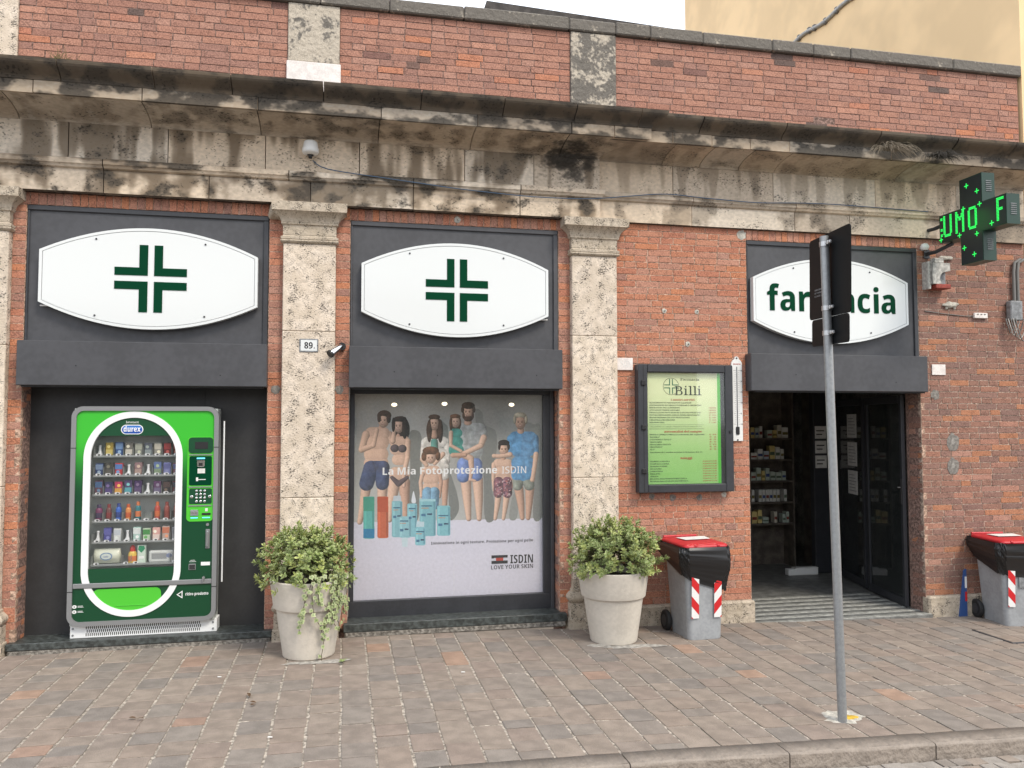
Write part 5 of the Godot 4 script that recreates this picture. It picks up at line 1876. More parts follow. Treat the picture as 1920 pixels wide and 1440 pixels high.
	# mortar patches and old plugs
	var pt := [[3.176, 3.063, .026, "round white filler patch on the brick, nearer the pilaster, over the notice case"], [3.529, 3.062, .024, "round white filler patch on the brick, nearer the farmacia sign"], [3.425, 2.728, .026, "round white filler patch on the brick just over the notice case"], [6.505, 1.72, .075, "large grey mortar patch on the brown brick right of the doorway"], [6.30, 2.23, .055, "oval grey mortar patch on the brown brick below the blank plate"], [6.50, 1.46, .07, "ragged grey mortar patch low on the brown brick right of the doorway"], [3.24, 1.185, .035, "grey mortar spot under the notice case, nearest the pilaster"], [3.02, 1.20, .030, "small grey mortar spot under the left corner of the notice case"], [3.53, 1.18, .032, "grey mortar spot under the notice case, toward the doorway"], [3.80, 1.20, .028, "pale filler spot under the right corner of the notice case"], [-.60, 2.24, .04, "grey mortar spot between the first shutter box and the pilaster"], [-.035, 2.24, .04, "grey mortar spot between the pilaster and the middle shutter box"], [4.04, 3.885, .05, "pale plaster dab at the corner of the doorway arch"], [1.06, 3.885, .032, "pale plaster streak in the brick arch over the middle bay"]]
	for q in pt:
		m = MB.new()
		_lump(m, V(0, 0, 0), V(q[2], q[2] * (1.35 if q[2] > .06 else 1.0), .0035), int(q[0] * 100))
		var o := obj(m, "mortar_patch", "lime" if q[3].contains("white") or q[3].contains("pale") else "grey_patch")
		o.position = V(q[0], q[1], .002)
		tag(o, q[3], "mortar patch", "repairs in the brickwork")
		if q[3].contains("white"):
			m = MB.new()
			m.tube([V(.002, .0, .004), V(.002, .0, .010)], .006, 8)
			obj(m, "plug_hole", "frame_dark", o)
	_lit_cross()
	_weeds()

func _line(li: Node, x: float, W: float, y: float, z: float, e: Array) -> void:
	letters(li, e[0], V(x + W * .025, y, z), .0115, W * e[1], "ink_dark", serif_bold, 0, "lettering", .0007)
	if e[2] != "":
		letters(li, e[2], V(x + W * .975, y, z), .0105, W * (.10 if e[2].length() < 8 else .20), "ink_red", serif_bold, 2, "lettering", .0007)

func _lump(m: MB, c: Vector3, r: Vector3, sd: int) -> void:
	var f := FastNoiseLite.new()
	f.seed = sd
	f.frequency = .9
	var rows := []
	for a in 5:
		var row := []
		var ph := PI * .5 * a / 4.0
		for k in 18:
			var th := TAU * k / 18
			var w := 1.0 + .38 * f.get_noise_2d(cos(th) * 1.3, sin(th) * 1.3 + a * .1)
			row.append(c + V(cos(th) * cos(ph) * r.x * w, sin(th) * cos(ph) * r.y * w, sin(ph) * r.z))
		rows.append(row)
	m.grid(rows, true)

# ---------------------------------------------------------------- lit pharmacy cross, a blade sign standing out from the wall
func _lit_cross() -> void:
	mat("cross_green", Color(.010, .040, .026), .4)
	mat("led_field", Color(.018, .024, .026), .35)
	glow("led_green", Color(.03, .95, .13), 1.25)
	var t := thing("pharmacy_cross_sign", "green lit cross sign with running letters projecting from the right wall", "cross sign", V(6.295, 3.985, .675))
	t.rotation.y = -PI / 2
	var a := .4425
	var w := .1475
	var poly := PackedVector2Array([Vector2(-w, -a), Vector2(w, -a), Vector2(w, -w), Vector2(a, -w), Vector2(a, w), Vector2(w, w), Vector2(w, a), Vector2(-w, a), Vector2(-w, w), Vector2(-a, w), Vector2(-a, -w), Vector2(-w, -w)])
	var m := MB.new()
	m.prism(poly, -.075, .075, Vector3.ZERO, true)
	obj(m, "cabinet", "cross_green", t)
	m = MB.new()
	var q := PackedVector2Array()
	for p in poly:
		q.append(p - Vector2(signf(p.x), signf(p.y)) * .010)
	m.prism(q, .0745, .077)
	obj(m, "led_field", "led_field", t)
	# louvres on the outer ends
	for e in [[a, 0.0], [w, .31], [w, -.28]]:
		for k in 6:
			abox(V(e[0] - .001, e[1] - .055 + k * .020, -.035), V(e[0] + .006, e[1] - .047 + k * .020, .030), "louvre", "grey_plastic", t, .001)
	# letters of the running text in rows of diodes
	var glyph := {
		"part": ["..", "11", "11", "..", "..", "..", "..", "..", "..", "11", "11", "..", "..", "11", "11", ".."],
		"U": ["11....11", "11....11", "11....11", "11....11", "11....11", "11....11", "11....11", "11....11", "11....11", "11....11", "11....11", "11....11", "11....11", "11....11", ".111111.", ".111111."],
		"M": ["11....11", "11....11", "111..111", "111..111", "11111111", "11.11.11", "11.11.11", "11....11", "11....11", "11....11", "11....11", "11....11", "11....11", "11....11", "11....11", "11....11"],
		"O": [".111111.", ".111111.", "11....11", "11....11", "11....11", "11....11", "11....11", "11....11", "11....11", "11....11", "11....11", "11....11", "11....11", "11....11", ".111111.", ".111111."],
		"F": ["111111", "111111", "11....", "11....", "11....", "11....", "11....", "11111.", "11111.", "11....", "11....", "11....", "11....", "11....", "11....", "11...."],
	}
	var d := .0140
	for g in [["part", -.415], ["U", -.375], ["M", -.205], ["O", -.035], ["F", .330]]:
		m = MB.new()
		for r in 16:
			for c in glyph[g[0]][0].length():
				if glyph[g[0]][r][c] == "1":
					var p := V(g[1] + c * d * 1.08, .122 - r * d * 1.02, .077)
					m.box(p - V(.0050, .0050, 0), p + V(.0050, .0050, .003))
		obj(m, "led_letter", "led_green", t)
	var stars := [[-.05, .36], [.085, .27], [-.10, .135], [.115, .13], [-.42, -.115], [-.16, -.125], [.26, -.10], [.07, -.16], [-.10, -.27], [.03, -.36]]
	for s in stars:
		m = MB.new()
		for k in [[0, 0], [1, 0], [-1, 0], [0, 1], [0, -1], [2, 0], [0, 2], [-2, 0], [0, -2]]:
			var p := V(s[0] + k[0] * .0105, s[1] + k[1] * .0105, .077)
			m.box(p - V(.0042, .0042, 0), p + V(.0042, .0042, .003))
		obj(m, "led_star", "led_green", t)
	# brackets back to the wall
	for y in [.05, -.205]:
		m = MB.new()
		m.tube([V(-.66, y - .01, .06), V(-.55, y - .01, .04), V(-.35 if y < 0 else -.43, y + .04 if y < 0 else y + .02, .0)], .020, 8)
		obj(m, "bracket", "frame_dark", t)
		abox(V(-.668, y - .06, .025), V(-.655, y + .04, .095), "wall_plate", "frame_dark", t, .003)
	var sgl := OmniLight3D.new()
	sgl.name = "led_glow"
	sgl.light_color = Color(.2, 1.0, .35)
	sgl.light_energy = .02
	sgl.light_size = .15
	sgl.omni_range = 6.0
	sgl.omni_attenuation = 2.0
	sgl.shadow_enabled = true
	t.add_child(sgl)
	sgl.position = V(0, 0, .16)
	var kn := thing("light_sensor", "small round white sensor at the foot of the cross brackets", "sensor", V(6.16, 3.83, .0))
	m = MB.new()
	m.tube([V(0, 0, .001), V(0, 0, .05)], .008, 8)
	obj(m, "stem", "white_old", kn)
	m = MB.new()
	m.lathe(Vector3.ZERO, [[0, -.045], [.030, -.036], [.045, -.008], [.045, .010], [.030, .036], [0, .045]], 16)
	var o := obj(m, "cap", "white_plastic", kn)
	o.position = V(0, 0, .075)

# ---------------------------------------------------------------- plants rooted in the cornice
func _weeds() -> void:
	mat("dry_stalk", Color(.20, .165, .12), .9)
	mat("dry_dark", Color(.055, .048, .040), .9)
	mat("weed_green", Color(.14, .15, .05), .8)
	var spots := [[5.40, 4.70, .51, 150, .34, "dry_stalk", "tuft of dry stalks hanging from the cornice above the doorway"], [6.03, 4.68, .48, 150, .28, "dry_dark", "dark withered tuft on the cornice nearest the lit cross"], [2.14, 4.50, .20, 50, .20, "dry_dark", "dark weed growing under the step in the cornice"], [-2.42, 5.02, .10, 46, .20, "weed_green", "small green weed at the foot of the parapet, far left"]]
	for s in spots:
		var t := thing("wall_weed", s[6], "weed", V(s[0], s[1], s[2]), "weeds in the masonry")
		var m := MB.new()
		for k in s[3]:
			var up: bool = s[5] == "weed_green"
			var an := rng.randf_range(-1.0, 1.0)
			var L: float = s[4] * rng.randf_range(.35, 1.0)
			var p := V(rng.randf_range(-.12, .12), 0, rng.randf_range(-.03, .03))
			var dir := V(an * .8, (.75 if up else .18), .25).normalized()
			var pts := []
			for j in 6:
				pts.append(p)
				p += dir * L / 5.0
				dir += V(rng.randf_range(-.25, .25), -.10 if up else -.42, rng.randf_range(-.1, .12))
				dir = dir.normalized()
			var r := .0028 if not up else .0022
			m.tube(pts, [r, r * .9, r * .8, r * .7, r * .5, r * .25], 4, false)
		obj(m, "stalks", s[5], t).set_meta("kind", "stuff")

# ---------------------------------------------------------------- planters
func leaf(m: MB, p: Vector3, d: Vector3, side: Vector3, L: float, w: float, cg: Color, ce: Color) -> void:
	# a folded blade with a paler margin: rows across the leaf at four stations
	var up := d.cross(side).normalized()
	if up.y < 0:
		up = -up
	var st := [[0.0, .10], [.35, .85], [.7, 1.0], [1.0, .05]]
	var base := m.v.size()
	for s in st:
		var c: Vector3 = p + d * L * s[0] + up * (.18 * L * s[0] * (1.0 - s[0]) * 2.0)
		for k in [-1.0, -.55, 0.0, .55, 1.0]:
			m.col = ce if absf(k) > .8 else cg
			m.put(c + side * w * .5 * k * s[1] + up * absf(k) * w * .10, (up - side * k * .35).normalized())
	for r in 3:
		for k in 4:
			var a := base + r * 5 + k
			m.wind(a, a + 1, a + 6, up)
			m.wind(a, a + 6, a + 5, up)
	m.col = Color(1, 1, 1)

func shrub(label: String, c: Vector3, r: Vector3, n: int, sd: int) -> void:
	var t := thing("shrub", label, "shrub", c, "shrubs in the stone pots")
	var rg := RandomNumberGenerator.new()
	rg.seed = sd
	var fn := FastNoiseLite.new()
	fn.seed = sd
	fn.frequency = 2.4
	var m := MB.new()
	var stems := MB.new()
	for k in n:
		var u := V(rg.randfn(), rg.randfn(), rg.randfn()).normalized()
		if u.y < -.42:
			u.y = -u.y
		var depth := 1.04 - absf(rg.randfn()) * .20
		if k % 4 == 0:
			depth = rg.randf_range(.45, .85)
		var lump := 1.0 + .34 * fn.get_noise_3d(u.x * 1.3, u.y * 1.3, u.z * 1.3)
		var p := V(u.x * r.x, u.y * r.y, u.z * r.z) * depth * lump
		if p.y < -.12:
			p.y = -.12 + rg.randf() * .05
		var d := (u + V(0, .55, 0) + V(rg.randf_range(-.35, .35), rg.randf_range(-.2, .3), rg.randf_range(-.35, .35))).normalized()
		if k % 3 == 0:
			stems.tube([p * .35, p * .7 + V(0, .01, 0), p], [.004, .003, .002], 4, false)
		var lv := rg.randi_range(8, 11)
		var tone := rg.randf_range(.75, 1.2)
		var young := rg.randf() < .35
		for j in lv:
			var f := float(j) / lv
			var an := j * 2.4 + rg.randf() * .5
			var s := d.cross(V(.3, .2, .9)).normalized()
			var s2 := d.cross(s).normalized()
			var out := s * cos(an) + s2 * sin(an)
			var ld := (out * lerpf(1.0, .35, f) + d * lerpf(.25, 1.0, f)).normalized()
			var L := rg.randf_range(.036, .054) * lerpf(1.0, .70, f)
			var sd2 := ld.cross(d).normalized()
			if sd2.length() < .5:
				sd2 = s
			var g := Color(.350, .400, .120) if young else Color(.225, .300, .100)
			g = g * tone
			var e := Color(.76, .77, .42) if rg.randf() < .75 else Color(.36, .42, .15)
			leaf(m, p + d * (.030 * f - .01), ld, sd2, L, L * .42, g, e * lerpf(.85, 1.1, rg.randf()))
	obj(stems, "stems", "weed_stem", t).set_meta("kind", "stuff")
	obj(m, "foliage", "leaf_paint", t).set_meta("kind", "stuff")

func pot(label: String, at: Vector3) -> void:
	var t := thing("stone_pot", label, "plant pot", at, "big pale flower pots")
	var m := MB.new()
	m.lathe(Vector3.ZERO, [[.0, .006], [.196, .006], [.204, .0], [.212, .012], [.222, .08], [.250, .26], [.268, .385], [.270, .398], [.276, .402], [.286, .404], [.292, .412], [.300, .47], [.318, .60], [.323, .632], [.321, .640], [.312, .642], [.302, .638], [.296, .622], [.290, .55]], 56)
	obj(m, "pot_body", "pot_stone", t)
	m = MB.new()
	var rows := []
	for r in 5:
		var row := []
		for k in 24:
			row.append(V(cos(TAU * k / 24) * .293 * r / 4.0, .565 + rng.randf_range(-.008, .008), -sin(TAU * k / 24) * .293 * r / 4.0))
		rows.append(row)
	m.grid(rows, true, -1.0)
	obj(m, "soil", "soil", t)

func ivy(label: String, at: Vector3, strands: Array, sd: int) -> void:
	var t := thing("trailing_ivy", label, "ivy", at, "")
	var rg := RandomNumberGenerator.new()
	rg.seed = sd
	var st := MB.new()
	var m := MB.new()
	for s in strands:
		# each strand: angle round the pot, length, spread of leaves
		var an: float = s[0]
		var pts := []
		var R := .30
		for j in 14:
			var f := j / 13.0
			var y: float = .66 + .03 * sin(f * 8.0) - maxf(0.0, f - .15) * s[1]
			if f < .15:
				R = lerpf(.24, .335, f / .15)
			else:
				R = .338 - maxf(0, .62 - y) * (.10 if y > .40 else .14) + rg.randf_range(-.006, .012)
			var a2: float = an + .10 * sin(f * 5.0 + s[2]) + f * s[3]
			pts.append(V(cos(a2) * R, y, -sin(a2) * R))
		st.tube(pts, .0028, 5, false)
		for j in range(1, 14):
			for q in (int(s[4]) if j < 10 else 1):
				if rg.randf() < .12:
					continue
				var p: Vector3 = pts[j] + V(rg.randf_range(-.022, .022), rg.randf_range(-.02, .02), rg.randf_range(-.01, .02))
				var out := V(cos(an), rg.randf_range(-.1, .5), -sin(an)).normalized()
				var tip := (V(rg.randf_range(-.9, .9), -.6, 0) + out * .3).normalized()
				_ivy_leaf(m, p + out * .012, out, tip, rg.randf_range(.015, .024), rg)
	obj(st, "stems", "weed_stem", t)
	obj(m, "foliage", "leaf_paint", t).set_meta("kind", "stuff")

func _ivy_leaf(m: MB, p: Vector3, out: Vector3, tip: Vector3, r: float, rg: RandomNumberGenerator) -> void:
	var x := out.cross(tip).normalized()
	var y := x.cross(out).normalized()
	var shape := [[0, -.55], [.45, -.75], [.75, -.25], [.95, .15], [.5, .35], [.0, 1.15], [-.5, .35], [-.95, .15], [-.75, -.25], [-.45, -.75]]
	var g := Color(.10, .17, .05) * rg.randf_range(.7, 1.3)
	var e := Color(.46, .50, .26) * rg.randf_range(.8, 1.1)
	m.col = g
	var s := m.put(p, out)
	for k in shape.size():
		m.col = e
		m.put(p + (x * shape[k][0] + y * shape[k][1]) * r - out * .004, (out + x * shape[k][0] * .3).normalized())
	for k in shape.size():
		m.wind(s, s + 1 + k, s + 1 + (k + 1) % shape.size(), out)
	m.col = Color(1, 1, 1)

func make_planters() -> void:
	var lp := mat("leaf_paint", Color(1, 1, 1), .45)
	lp.vertex_color_use_as_albedo = true
	lp.backlight_enabled = true
	lp.backlight = Color(.30, .34, .16)
	mat("weed_stem", Color(.10, .085, .045), .8)
	pot("large pale flower pot before the pilaster with ivy trailing over its rim", V(-.262, gy(-.262), .545))
	shrub("rounded variegated shrub in the pot with trailing ivy", V(-.285, .700, .545), V(.375, .325, .35), 640, 5)
	ivy("pale variegated ivy spilling over the front of the left pot", V(-.262, gy(-.262), .545), [[-1.75, .52, 0.0, .05, 2], [-1.55, .40, 1.0, -.1, 1], [-1.30, .30, 2.0, .15, 2], [-1.05, .62, .5, .05, 3], [-.85, .50, 1.4, .1, 4], [-.65, .55, 2.2, .0, 4], [-.45, .48, .3, .1, 3], [-.95, .98, 1.1, -.1, 1], [-1.45, .55, 2.6, .2, 1], [-.75, .34, 2.6, .2, 4]], 8)
	pot("large plain pale flower pot in front of the second pilaster", V(2.425, gy(2.425), .53))
	shrub("rounded variegated shrub in the plain pot beside the grey bin", V(2.44, .680, .53), V(.40, .345, .37), 720, 6)
	_fallen_leaves()

func _fallen_leaves() -> void:
	# litter that lies on the stones near the pots and the street edge
	var sp := [[.02, .86, "green ivy sprig fallen on the paving beside the left pot", 1], [-.55, 1.72, "curled brown leaf on the paving in front of the left pot", 0], [-.62, 1.55, "small brown leaf on the paving nearer the left pot", 0], [-1.30, 1.85, "dark brown leaf on the paving before the vending machine", 0]]
	for s in sp:
		var t := thing("fallen_leaf", s[2], "leaf", V(s[0], gy(s[0]) + .006, s[1]))
		var m := MB.new()
		for k in (5 if s[3] == 1 else 2):
			var g := Color(.20, .26, .09) if s[3] == 1 else Color(.10, .055, .03)
			var a := rng.randf() * TAU
			leaf(m, V(rng.randf_range(-.02, .02), .002 + k * .003, rng.randf_range(-.02, .02)), V(cos(a), .15, sin(a)).normalized(), V(-sin(a), .1, cos(a)), .045, .024, g, g * 1.5)
		obj(m, "blade", "leaf_paint", t)
	var bt := [[.93, 1.30, "white cigarette end on the paving right of the left pot"], [-.42, 2.35, "pale yellow cigarette end on the paving near the kerb"], [-.9, 1.05, "pale scrap on the paving before the vending machine"]]
	for s in bt:
		var m := MB.new()
		m.tube([V(-.014, .004, 0), V(.014, .004, .006)], .0042, 8)
		var o := obj(m, "cigarette_end", "paper")
		o.position = V(s[0], gy(s[0]) + .004, s[1])
		tag(o, s[2], "litter")

# ---------------------------------------------------------------- wheeled bins
func rr3(w: float, d: float, r: float, y: float, n: int = 5) -> Array:
	var row := []
	for p in rrect(-w * .5, -d * .5, w * .5, d * .5, r, n):
		row.append(V(p.x, y, -p.y))
	return row

func wheelie(label: String, at: Vector3, turn: float, sticker: bool, baglabel: String, sd: int) -> void:
	var t := thing("wheeled_bin", label, "bin", at, "grey bins with red lids")
	t.rotation.y = turn
	t.scale = V(.88, .98, .92)
	var m := MB.new()
	var rows := []
	for e in [[.375, .40, 0.0], [.385, .41, .012], [.405, .435, .25], [.43, .47, .55], [.450, .50, .80], [.485, .54, .83], [.485, .54, .86]]:
		var row := rr3(e[0], e[1], .055, e[2])
		for k in row.size():
			row[k].z -= (e[1] - .40) * .35
		rows.append(row)
	m.grid(rows, true)
	m.face(rows[0], V(0, -1, 0))
	m.face(rows[6], V(0, 1, 0))
	obj(m, "bin_body", "bin_grey", t)
	for s in [-1, 1]:
		var w := node("wheel", t)
		m = MB.new()
		var ax := V(s * .205, .10, -.235)
		m.tube([ax, ax + V(s * .012, 0, 0), ax + V(s * .042, 0, 0), ax + V(s * .052, 0, 0)], [.088, .100, .100, .088], 24)
		obj(m, "tyre", "rubber", w)
		m = MB.new()
		m.tube([ax + V(s * .0525, 0, 0), ax + V(s * .056, 0, 0)], .055, 16)
		obj(m, "hub", "frame_dark", w)
	m = MB.new()
	m.tube([V(-.20, .10, -.235), V(.20, .10, -.235)], .012, 8)
	obj(m, "axle", "steel", t)
	# lid: shallow dome with a front lip, hinged at the back
	m = MB.new()
	rows = []
	for e in [[.500, .555, .862, .05], [.512, .568, .866, .055], [.512, .568, .880, .055], [.490, .545, .893, .05], [.36, .41, .903, .04], [.32, .36, .906, .03], [.0, .0, .907, 0.0]]:
		var row := rr3(maxf(e[0], .002), maxf(e[1], .002), maxf(e[3], .0008), e[2])
		for k in row.size():
			row[k].z -= .03
			row[k].y += .018 * (row[k].z + .25) * -1.0 * .6
		rows.append(row)
	m.grid(rows, true)
	var lid := obj(m, "lid", "lid_red", t)
	for x in [-.13, .13]:
		abox(V(x - .018, .862, .215), V(x + .018, .890, .262), "lid_grip", "lid_red", lid, .008)
	m = MB.new()
	m.tube([V(-.20, .895, -.345), V(.20, .895, -.345)], .014, 8)
	obj(m, "handle_bar", "lid_red", lid)
	var sheet := PackedVector2Array([Vector2(-.14, -.08), Vector2(.16, -.06), Vector2(.19, .12), Vector2(-.16, .10)])
	m = MB.new()
	m.prism(sheet, -.001, .001)
	var pp_ := obj(m, "label_sheet", "paper", lid)
	pp_.rotation.x = -PI / 2
	pp_.position = V(.0, .9125, -.03)
	# reflective tapes down both front corners
	for s in [-1, 1]:
		var tp := node("warning_tape", t)
		var W := .085
		var Hh := .41
		var y0 := .205
		var base := rect_poly(0, 0, W, Hh)
		var pl := [[base, 0.0, "tape_white"]]
		for k in range(-1, 5):
			var yb := -.16 + k * .190
			var st := PackedVector2Array([Vector2(0, yb + .085), Vector2(0, yb + .180), Vector2(W, yb + .095), Vector2(W, yb)])
			var c := Geometry2D.intersect_polygons(base, st)
			if c.size() > 0:
				pl.append([c[0], .0008, "tape_red"])
		for e in pl:
			m = MB.new()
			var poly: PackedVector2Array = e[0]
			var q := PackedVector2Array()
			for p in poly:
				q.append(Vector2((p.x - W * .5) * s * -1.0, p.y))
			m.prism(q, 0, .0012)
			var o := obj(m, "tape_field" if e[2] == "tape_white" else "stripe", e[2], tp)
			# the front face leans outward as it rises
			o.rotation.x = .040
			o.position = V(s * .130, y0, .2155 + e[1] + .0035)
	if sticker:
		abox(V(-.035, .40, .222), V(.10, .58, .2245), "collection_sticker", "grey_plastic", t, .001)
		letters(t, "x", V(.045, .45, .2245), .05, .04, "tape_red", sans_bold, 1)
	# bag folded over the rim
	var bg := thing("bin_bag", baglabel, "bin bag", at, "black bags over the bin rims")
	bg.rotation.y = turn
	bg.scale = V(.88, .98, .92)
	var fn := FastNoiseLite.new()
	fn.seed = sd
	fn.frequency = 1.6
	rows = []
	var N := 120
	var hem := []
	var ring := []
	var rp := rrect(-.5, -.5, .5, .5, .14, 29)
	for k in rp.size():
		ring.append(rp[k])
	for r in 22:
		var f := r / 21.0
		var row := []
		for k in ring.size():
			var p: Vector2 = ring[k]
			var an := atan2(p.y, p.x)
			# the film stands out round the rim, then draws in to a hem that hangs longest at the front right
			var drop: float = .300 + .095 * cos(an) - .075 * sin(an) + .018 * fn.get_noise_1d(an * 3.0)
			if sticker:
				drop = .29 + .03 * cos(an) - .08 * sin(an) + .02 * fn.get_noise_1d(an * 3.0)
			var y: float = .866 - drop * f
			var bulge: float = lerpf(.040, .060, ss(0.0, .22, f)) - .040 * ss(.35, 1.0, f)
			var fold := .007 * sin(an * 17.0 + 2.5 * fn.get_noise_2d(an * 2.0, f)) * (1.0 - .6 * f) + .022 * fn.get_noise_2d(cos(an) * 1.6, sin(an) * 1.6 + f * .5) + .016 * fn.get_noise_2d(an * 8.0 + f * 6.0, f * 5.0 - an * 3.0) * (1.0 - f * .6) + .006 * fn.get_noise_2d(an * 22.0, f * 14.0)
			var w: float = .485 + 2.0 * (bulge + fold)
			var d: float = .54 + 2.0 * (bulge + fold)
			var shrink: float = lerpf(1.0, .93, f)
			row.append(V(p.x * w * shrink, y + .008 * fn.get_noise_2d(an * 6.0, f * 4.0 + 7.0), -p.y * d * shrink - .045))
		rows.append(row)
	m = MB.new()
	m.grid(rows, true, -1.0)
	obj(m, "film", "bag_black", bg)

func make_bins() -> void:
	wheelie("grey wheeled bin with red lid standing between the plain pot and the doorway", V(3.275, gy(3.275), .44), deg_to_rad(3), false, "black bag folded over the rim of the bin left of the doorway", 3)
	wheelie("grey wheeled bin with red lid cut off by the right edge of the picture", V(6.82, gy(6.82), .36), deg_to_rad(-8), true, "black bag folded over the rim of the bin at the right edge", 11)
	mat("blue_board", Color(.03, .08, .24), .5)
	var b := thing("blue_board", "narrow blue board wedged behind the right hand bin", "board", V(6.50, gy(6.50), .07))
	var m := MB.new()
	m.prism(PackedVector2Array([Vector2(-.035, 0), Vector2(.06, 0), Vector2(.06, .50), Vector2(.035, .48)]), -.01, .01, Vector3.ZERO, true)
	obj(m, "panel", "blue_board", b)
	abox(V(.035, .16, .011), V(.06, .26, .013), "red_mark", "tape_red", b)
	abox(V(.035, .30, .011), V(.06, .42, .013), "white_mark", "tape_white", b)

# ---------------------------------------------------------------- street sign seen from behind
func make_pole() -> void:
	mat("plate_back", Color(.010, .011, .012), .5).metallic_specular = .2
	var t := thing("street_sign", "galvanised pole carrying two dark sign plates seen from behind", "street sign", V(3.262, gy(3.26), 2.70))
	var m := MB.new()
	m.tube([V(.010, -.02, 0), V(-.020, 1.6, 0), V(-.050, 3.26, .0)], .0295, 24)
	obj(m, "pole", "galvanised", t)
	var ax := V(-.120, 0, .63).normalized()
	var nn := V(-ax.z, 0, ax.x)
	# plates stand behind the pole, almost end-on to the street
	var bs := Basis(ax, Vector3.UP, nn)
	for e in [[.670, .575, 2.655, -.04, "sign_plate", -.055], [.600, .190, 2.462, -.035, "sign_plate", -.055]]:
		m = MB.new()
		m.prism(rrect(-e[0] * .5, 0, e[0] * .5, e[1], .028, 5), -.004, .004, Vector3.ZERO, true)
		var pl := obj(m, e[4], "plate_back", t)
		pl.transform = Transform3D(bs * Basis(Vector3.BACK, e[3] * .6 - .02), V(-.046, e[2] + .06, 0) - nn * .040 - ax * .045)
		if e[1] > .3:
			for k in 3:
				letters(pl, ["OMOLOGATO", "ART 77 DPR 495/92", "CLASSE 2"][k], V(-e[0] * .36, .20 - k * .022, .0042), .012, .13, "grey_plastic", sans)
	for y in [3.205, 2.765, 2.595]:
		var c := node("clamp", t)
		m = MB.new()
		var o1 := PackedVector2Array()
		var o2 := PackedVector2Array()
		for k in 20:
			o1.append(Vector2(cos(TAU * k / 20), sin(TAU * k / 20)) * .034)
			o2.append(Vector2(cos(TAU * k / 20), sin(TAU * k / 20)) * .0298)
		m.ring(o1, o2, -.016, .016)
		var rg := obj(m, "band", "steel", c)
		rg.rotation.x = -PI / 2
		rg.position = V(-.020 - .030 * (y - 1.6) / 1.66, y, 0)
		m = MB.new()
		var pc := V(-.020 - .030 * (y - 1.6) / 1.66, y, 0) + ax * .050
		m.tube([pc - ax * .02, pc + ax * .045], .009, 8)
		m.cbox(pc + ax * .042, V(.016, .020, .016), .003, bs)
		m.cbox(pc + ax * .012, V(.020, .026, .020), .003, bs)
		obj(m, "bolt", "steel", c)
	# lime patch with a blot of yellow paint at its foot
	var p := thing("pole_footing", "pale lime patch with a yellow blot at the foot of the sign pole", "footing", V(3.30, gy(3.30), 2.62))
	m = MB.new()
	_flat_lump(m, .17, .12, .005, 41)
	obj(m, "lime_patch", "lime", p)
	m = MB.new()
	_flat_lump(m, .065, .045, .007, 43)
	obj(m, "yellow_blot", "yellow_paint", p).position = V(.055, .0, .03)

# splashed lime and hard-water marks on the stones at the pots
func make_stains() -> void:
	for q in [[-.16, .80, .26, .05, 3, "pale lime stain on the paving at the foot of the ivy pot"], [2.56, .76, .30, .06, 7, "pale lime stain on the paving at the foot of the plain pot"], [2.22, .70, .12, .05, 12, "small lime stain on the paving, pilaster side of the plain pot"]]:
		var m := MB.new()
		_flat_lump(m, q[2], q[3], .0016, q[4])
		var o := obj(m, "lime_stain", "lime_thin")
		o.position = V(q[0], gy(q[0]) + .003, q[1])
		o.rotation.z = -.018 if q[0] > 1 else 0.0
		tag(o, q[5], "stain")

func _flat_lump(m: MB, rx: float, rz: float, h: float, sd: int) -> void:
	var f := FastNoiseLite.new()
	f.seed = sd
	f.frequency = 1.1
	var rows := []
	for a in 4:
		var row := []
		var q: float = [1.0, .85, .5, 0.0][a]
		for k in 28:
			var th := TAU * k / 28
			var w := 1.0 + .55 * f.get_noise_2d(cos(th) * 1.1, sin(th) * 1.1) + .10 * f.get_noise_2d(cos(th) * 5.0, sin(th) * 5.0)
			row.append(V(cos(th) * q * rx * w, [.0, h * .7, h, h][a] , -sin(th) * q * rz * w))
		rows.append(row)
	m.grid(rows, true)

func make_cover() -> void:
	var t := thing("access_cover", "square paved access cover in a thin dark frame near the right bin", "cover", V(6.42, gy(6.42) + .002, .875))
	t.rotation.z = -.024
	var m := MB.new()
	m.cbox(V(0, -.01, 0), V(.60, .032, .50), .003)
	obj(m, "frame", "frame_dark", t)
	for k in 3:
		for j in 2:
			var q := MB.new()
			q.cbox(V(-.19 + k * .19, .0, -.115 + j * .23), V(.182, .020, .222), .003)
			obj(q, "paving_stone", "paver_%d" % [2, 5, 8, 0, 4, 7][k * 2 + j], t)

# houses across the street, which the glossy signs and panes mirror
func make_opposite() -> void:
	mat("cream_plaster", Color(.46, .40, .31), .9, 0, M["_grain"], .3)
	mat("ochre_plaster", Color(.42, .30, .17), .9, 0, M["_grain"], .3)
	mat("shutter_green", Color(.05, .09, .06), .6)
	var d := [[-13.0, -4.0, 6.6, "cream_plaster", "cream plastered house across the street from the pharmacy"], [-3.9, 5.5, 7.6, "ochre_plaster", "ochre plastered house across the street from the pharmacy"], [5.6, 16.0, 6.2, "cream_plaster", "long cream house across the street, toward the far end"]]
	for e in d:
		var t := thing("facing_house", e[4], "building", V((e[0] + e[1]) * .5, -.3, 27.0), "houses across the street")
		var hw: float = (e[1] - e[0]) * .5
		abox(V(-hw, 0, 0), V(hw, e[2], 6.0), "wall", e[3], t)
		abox(V(-hw - .2, e[2], -.5), V(hw + .2, e[2] + .22, 6.2), "roof", "terracotta", t, .05)
		var x := -hw + 1.2
		while x < hw - 1.0:
			for y in [.9, 4.1]:
				abox(V(x, y, -.06), V(x + 1.0, y + 1.6, .02), "window", "shutter_green", t, .02)
			x += 2.3

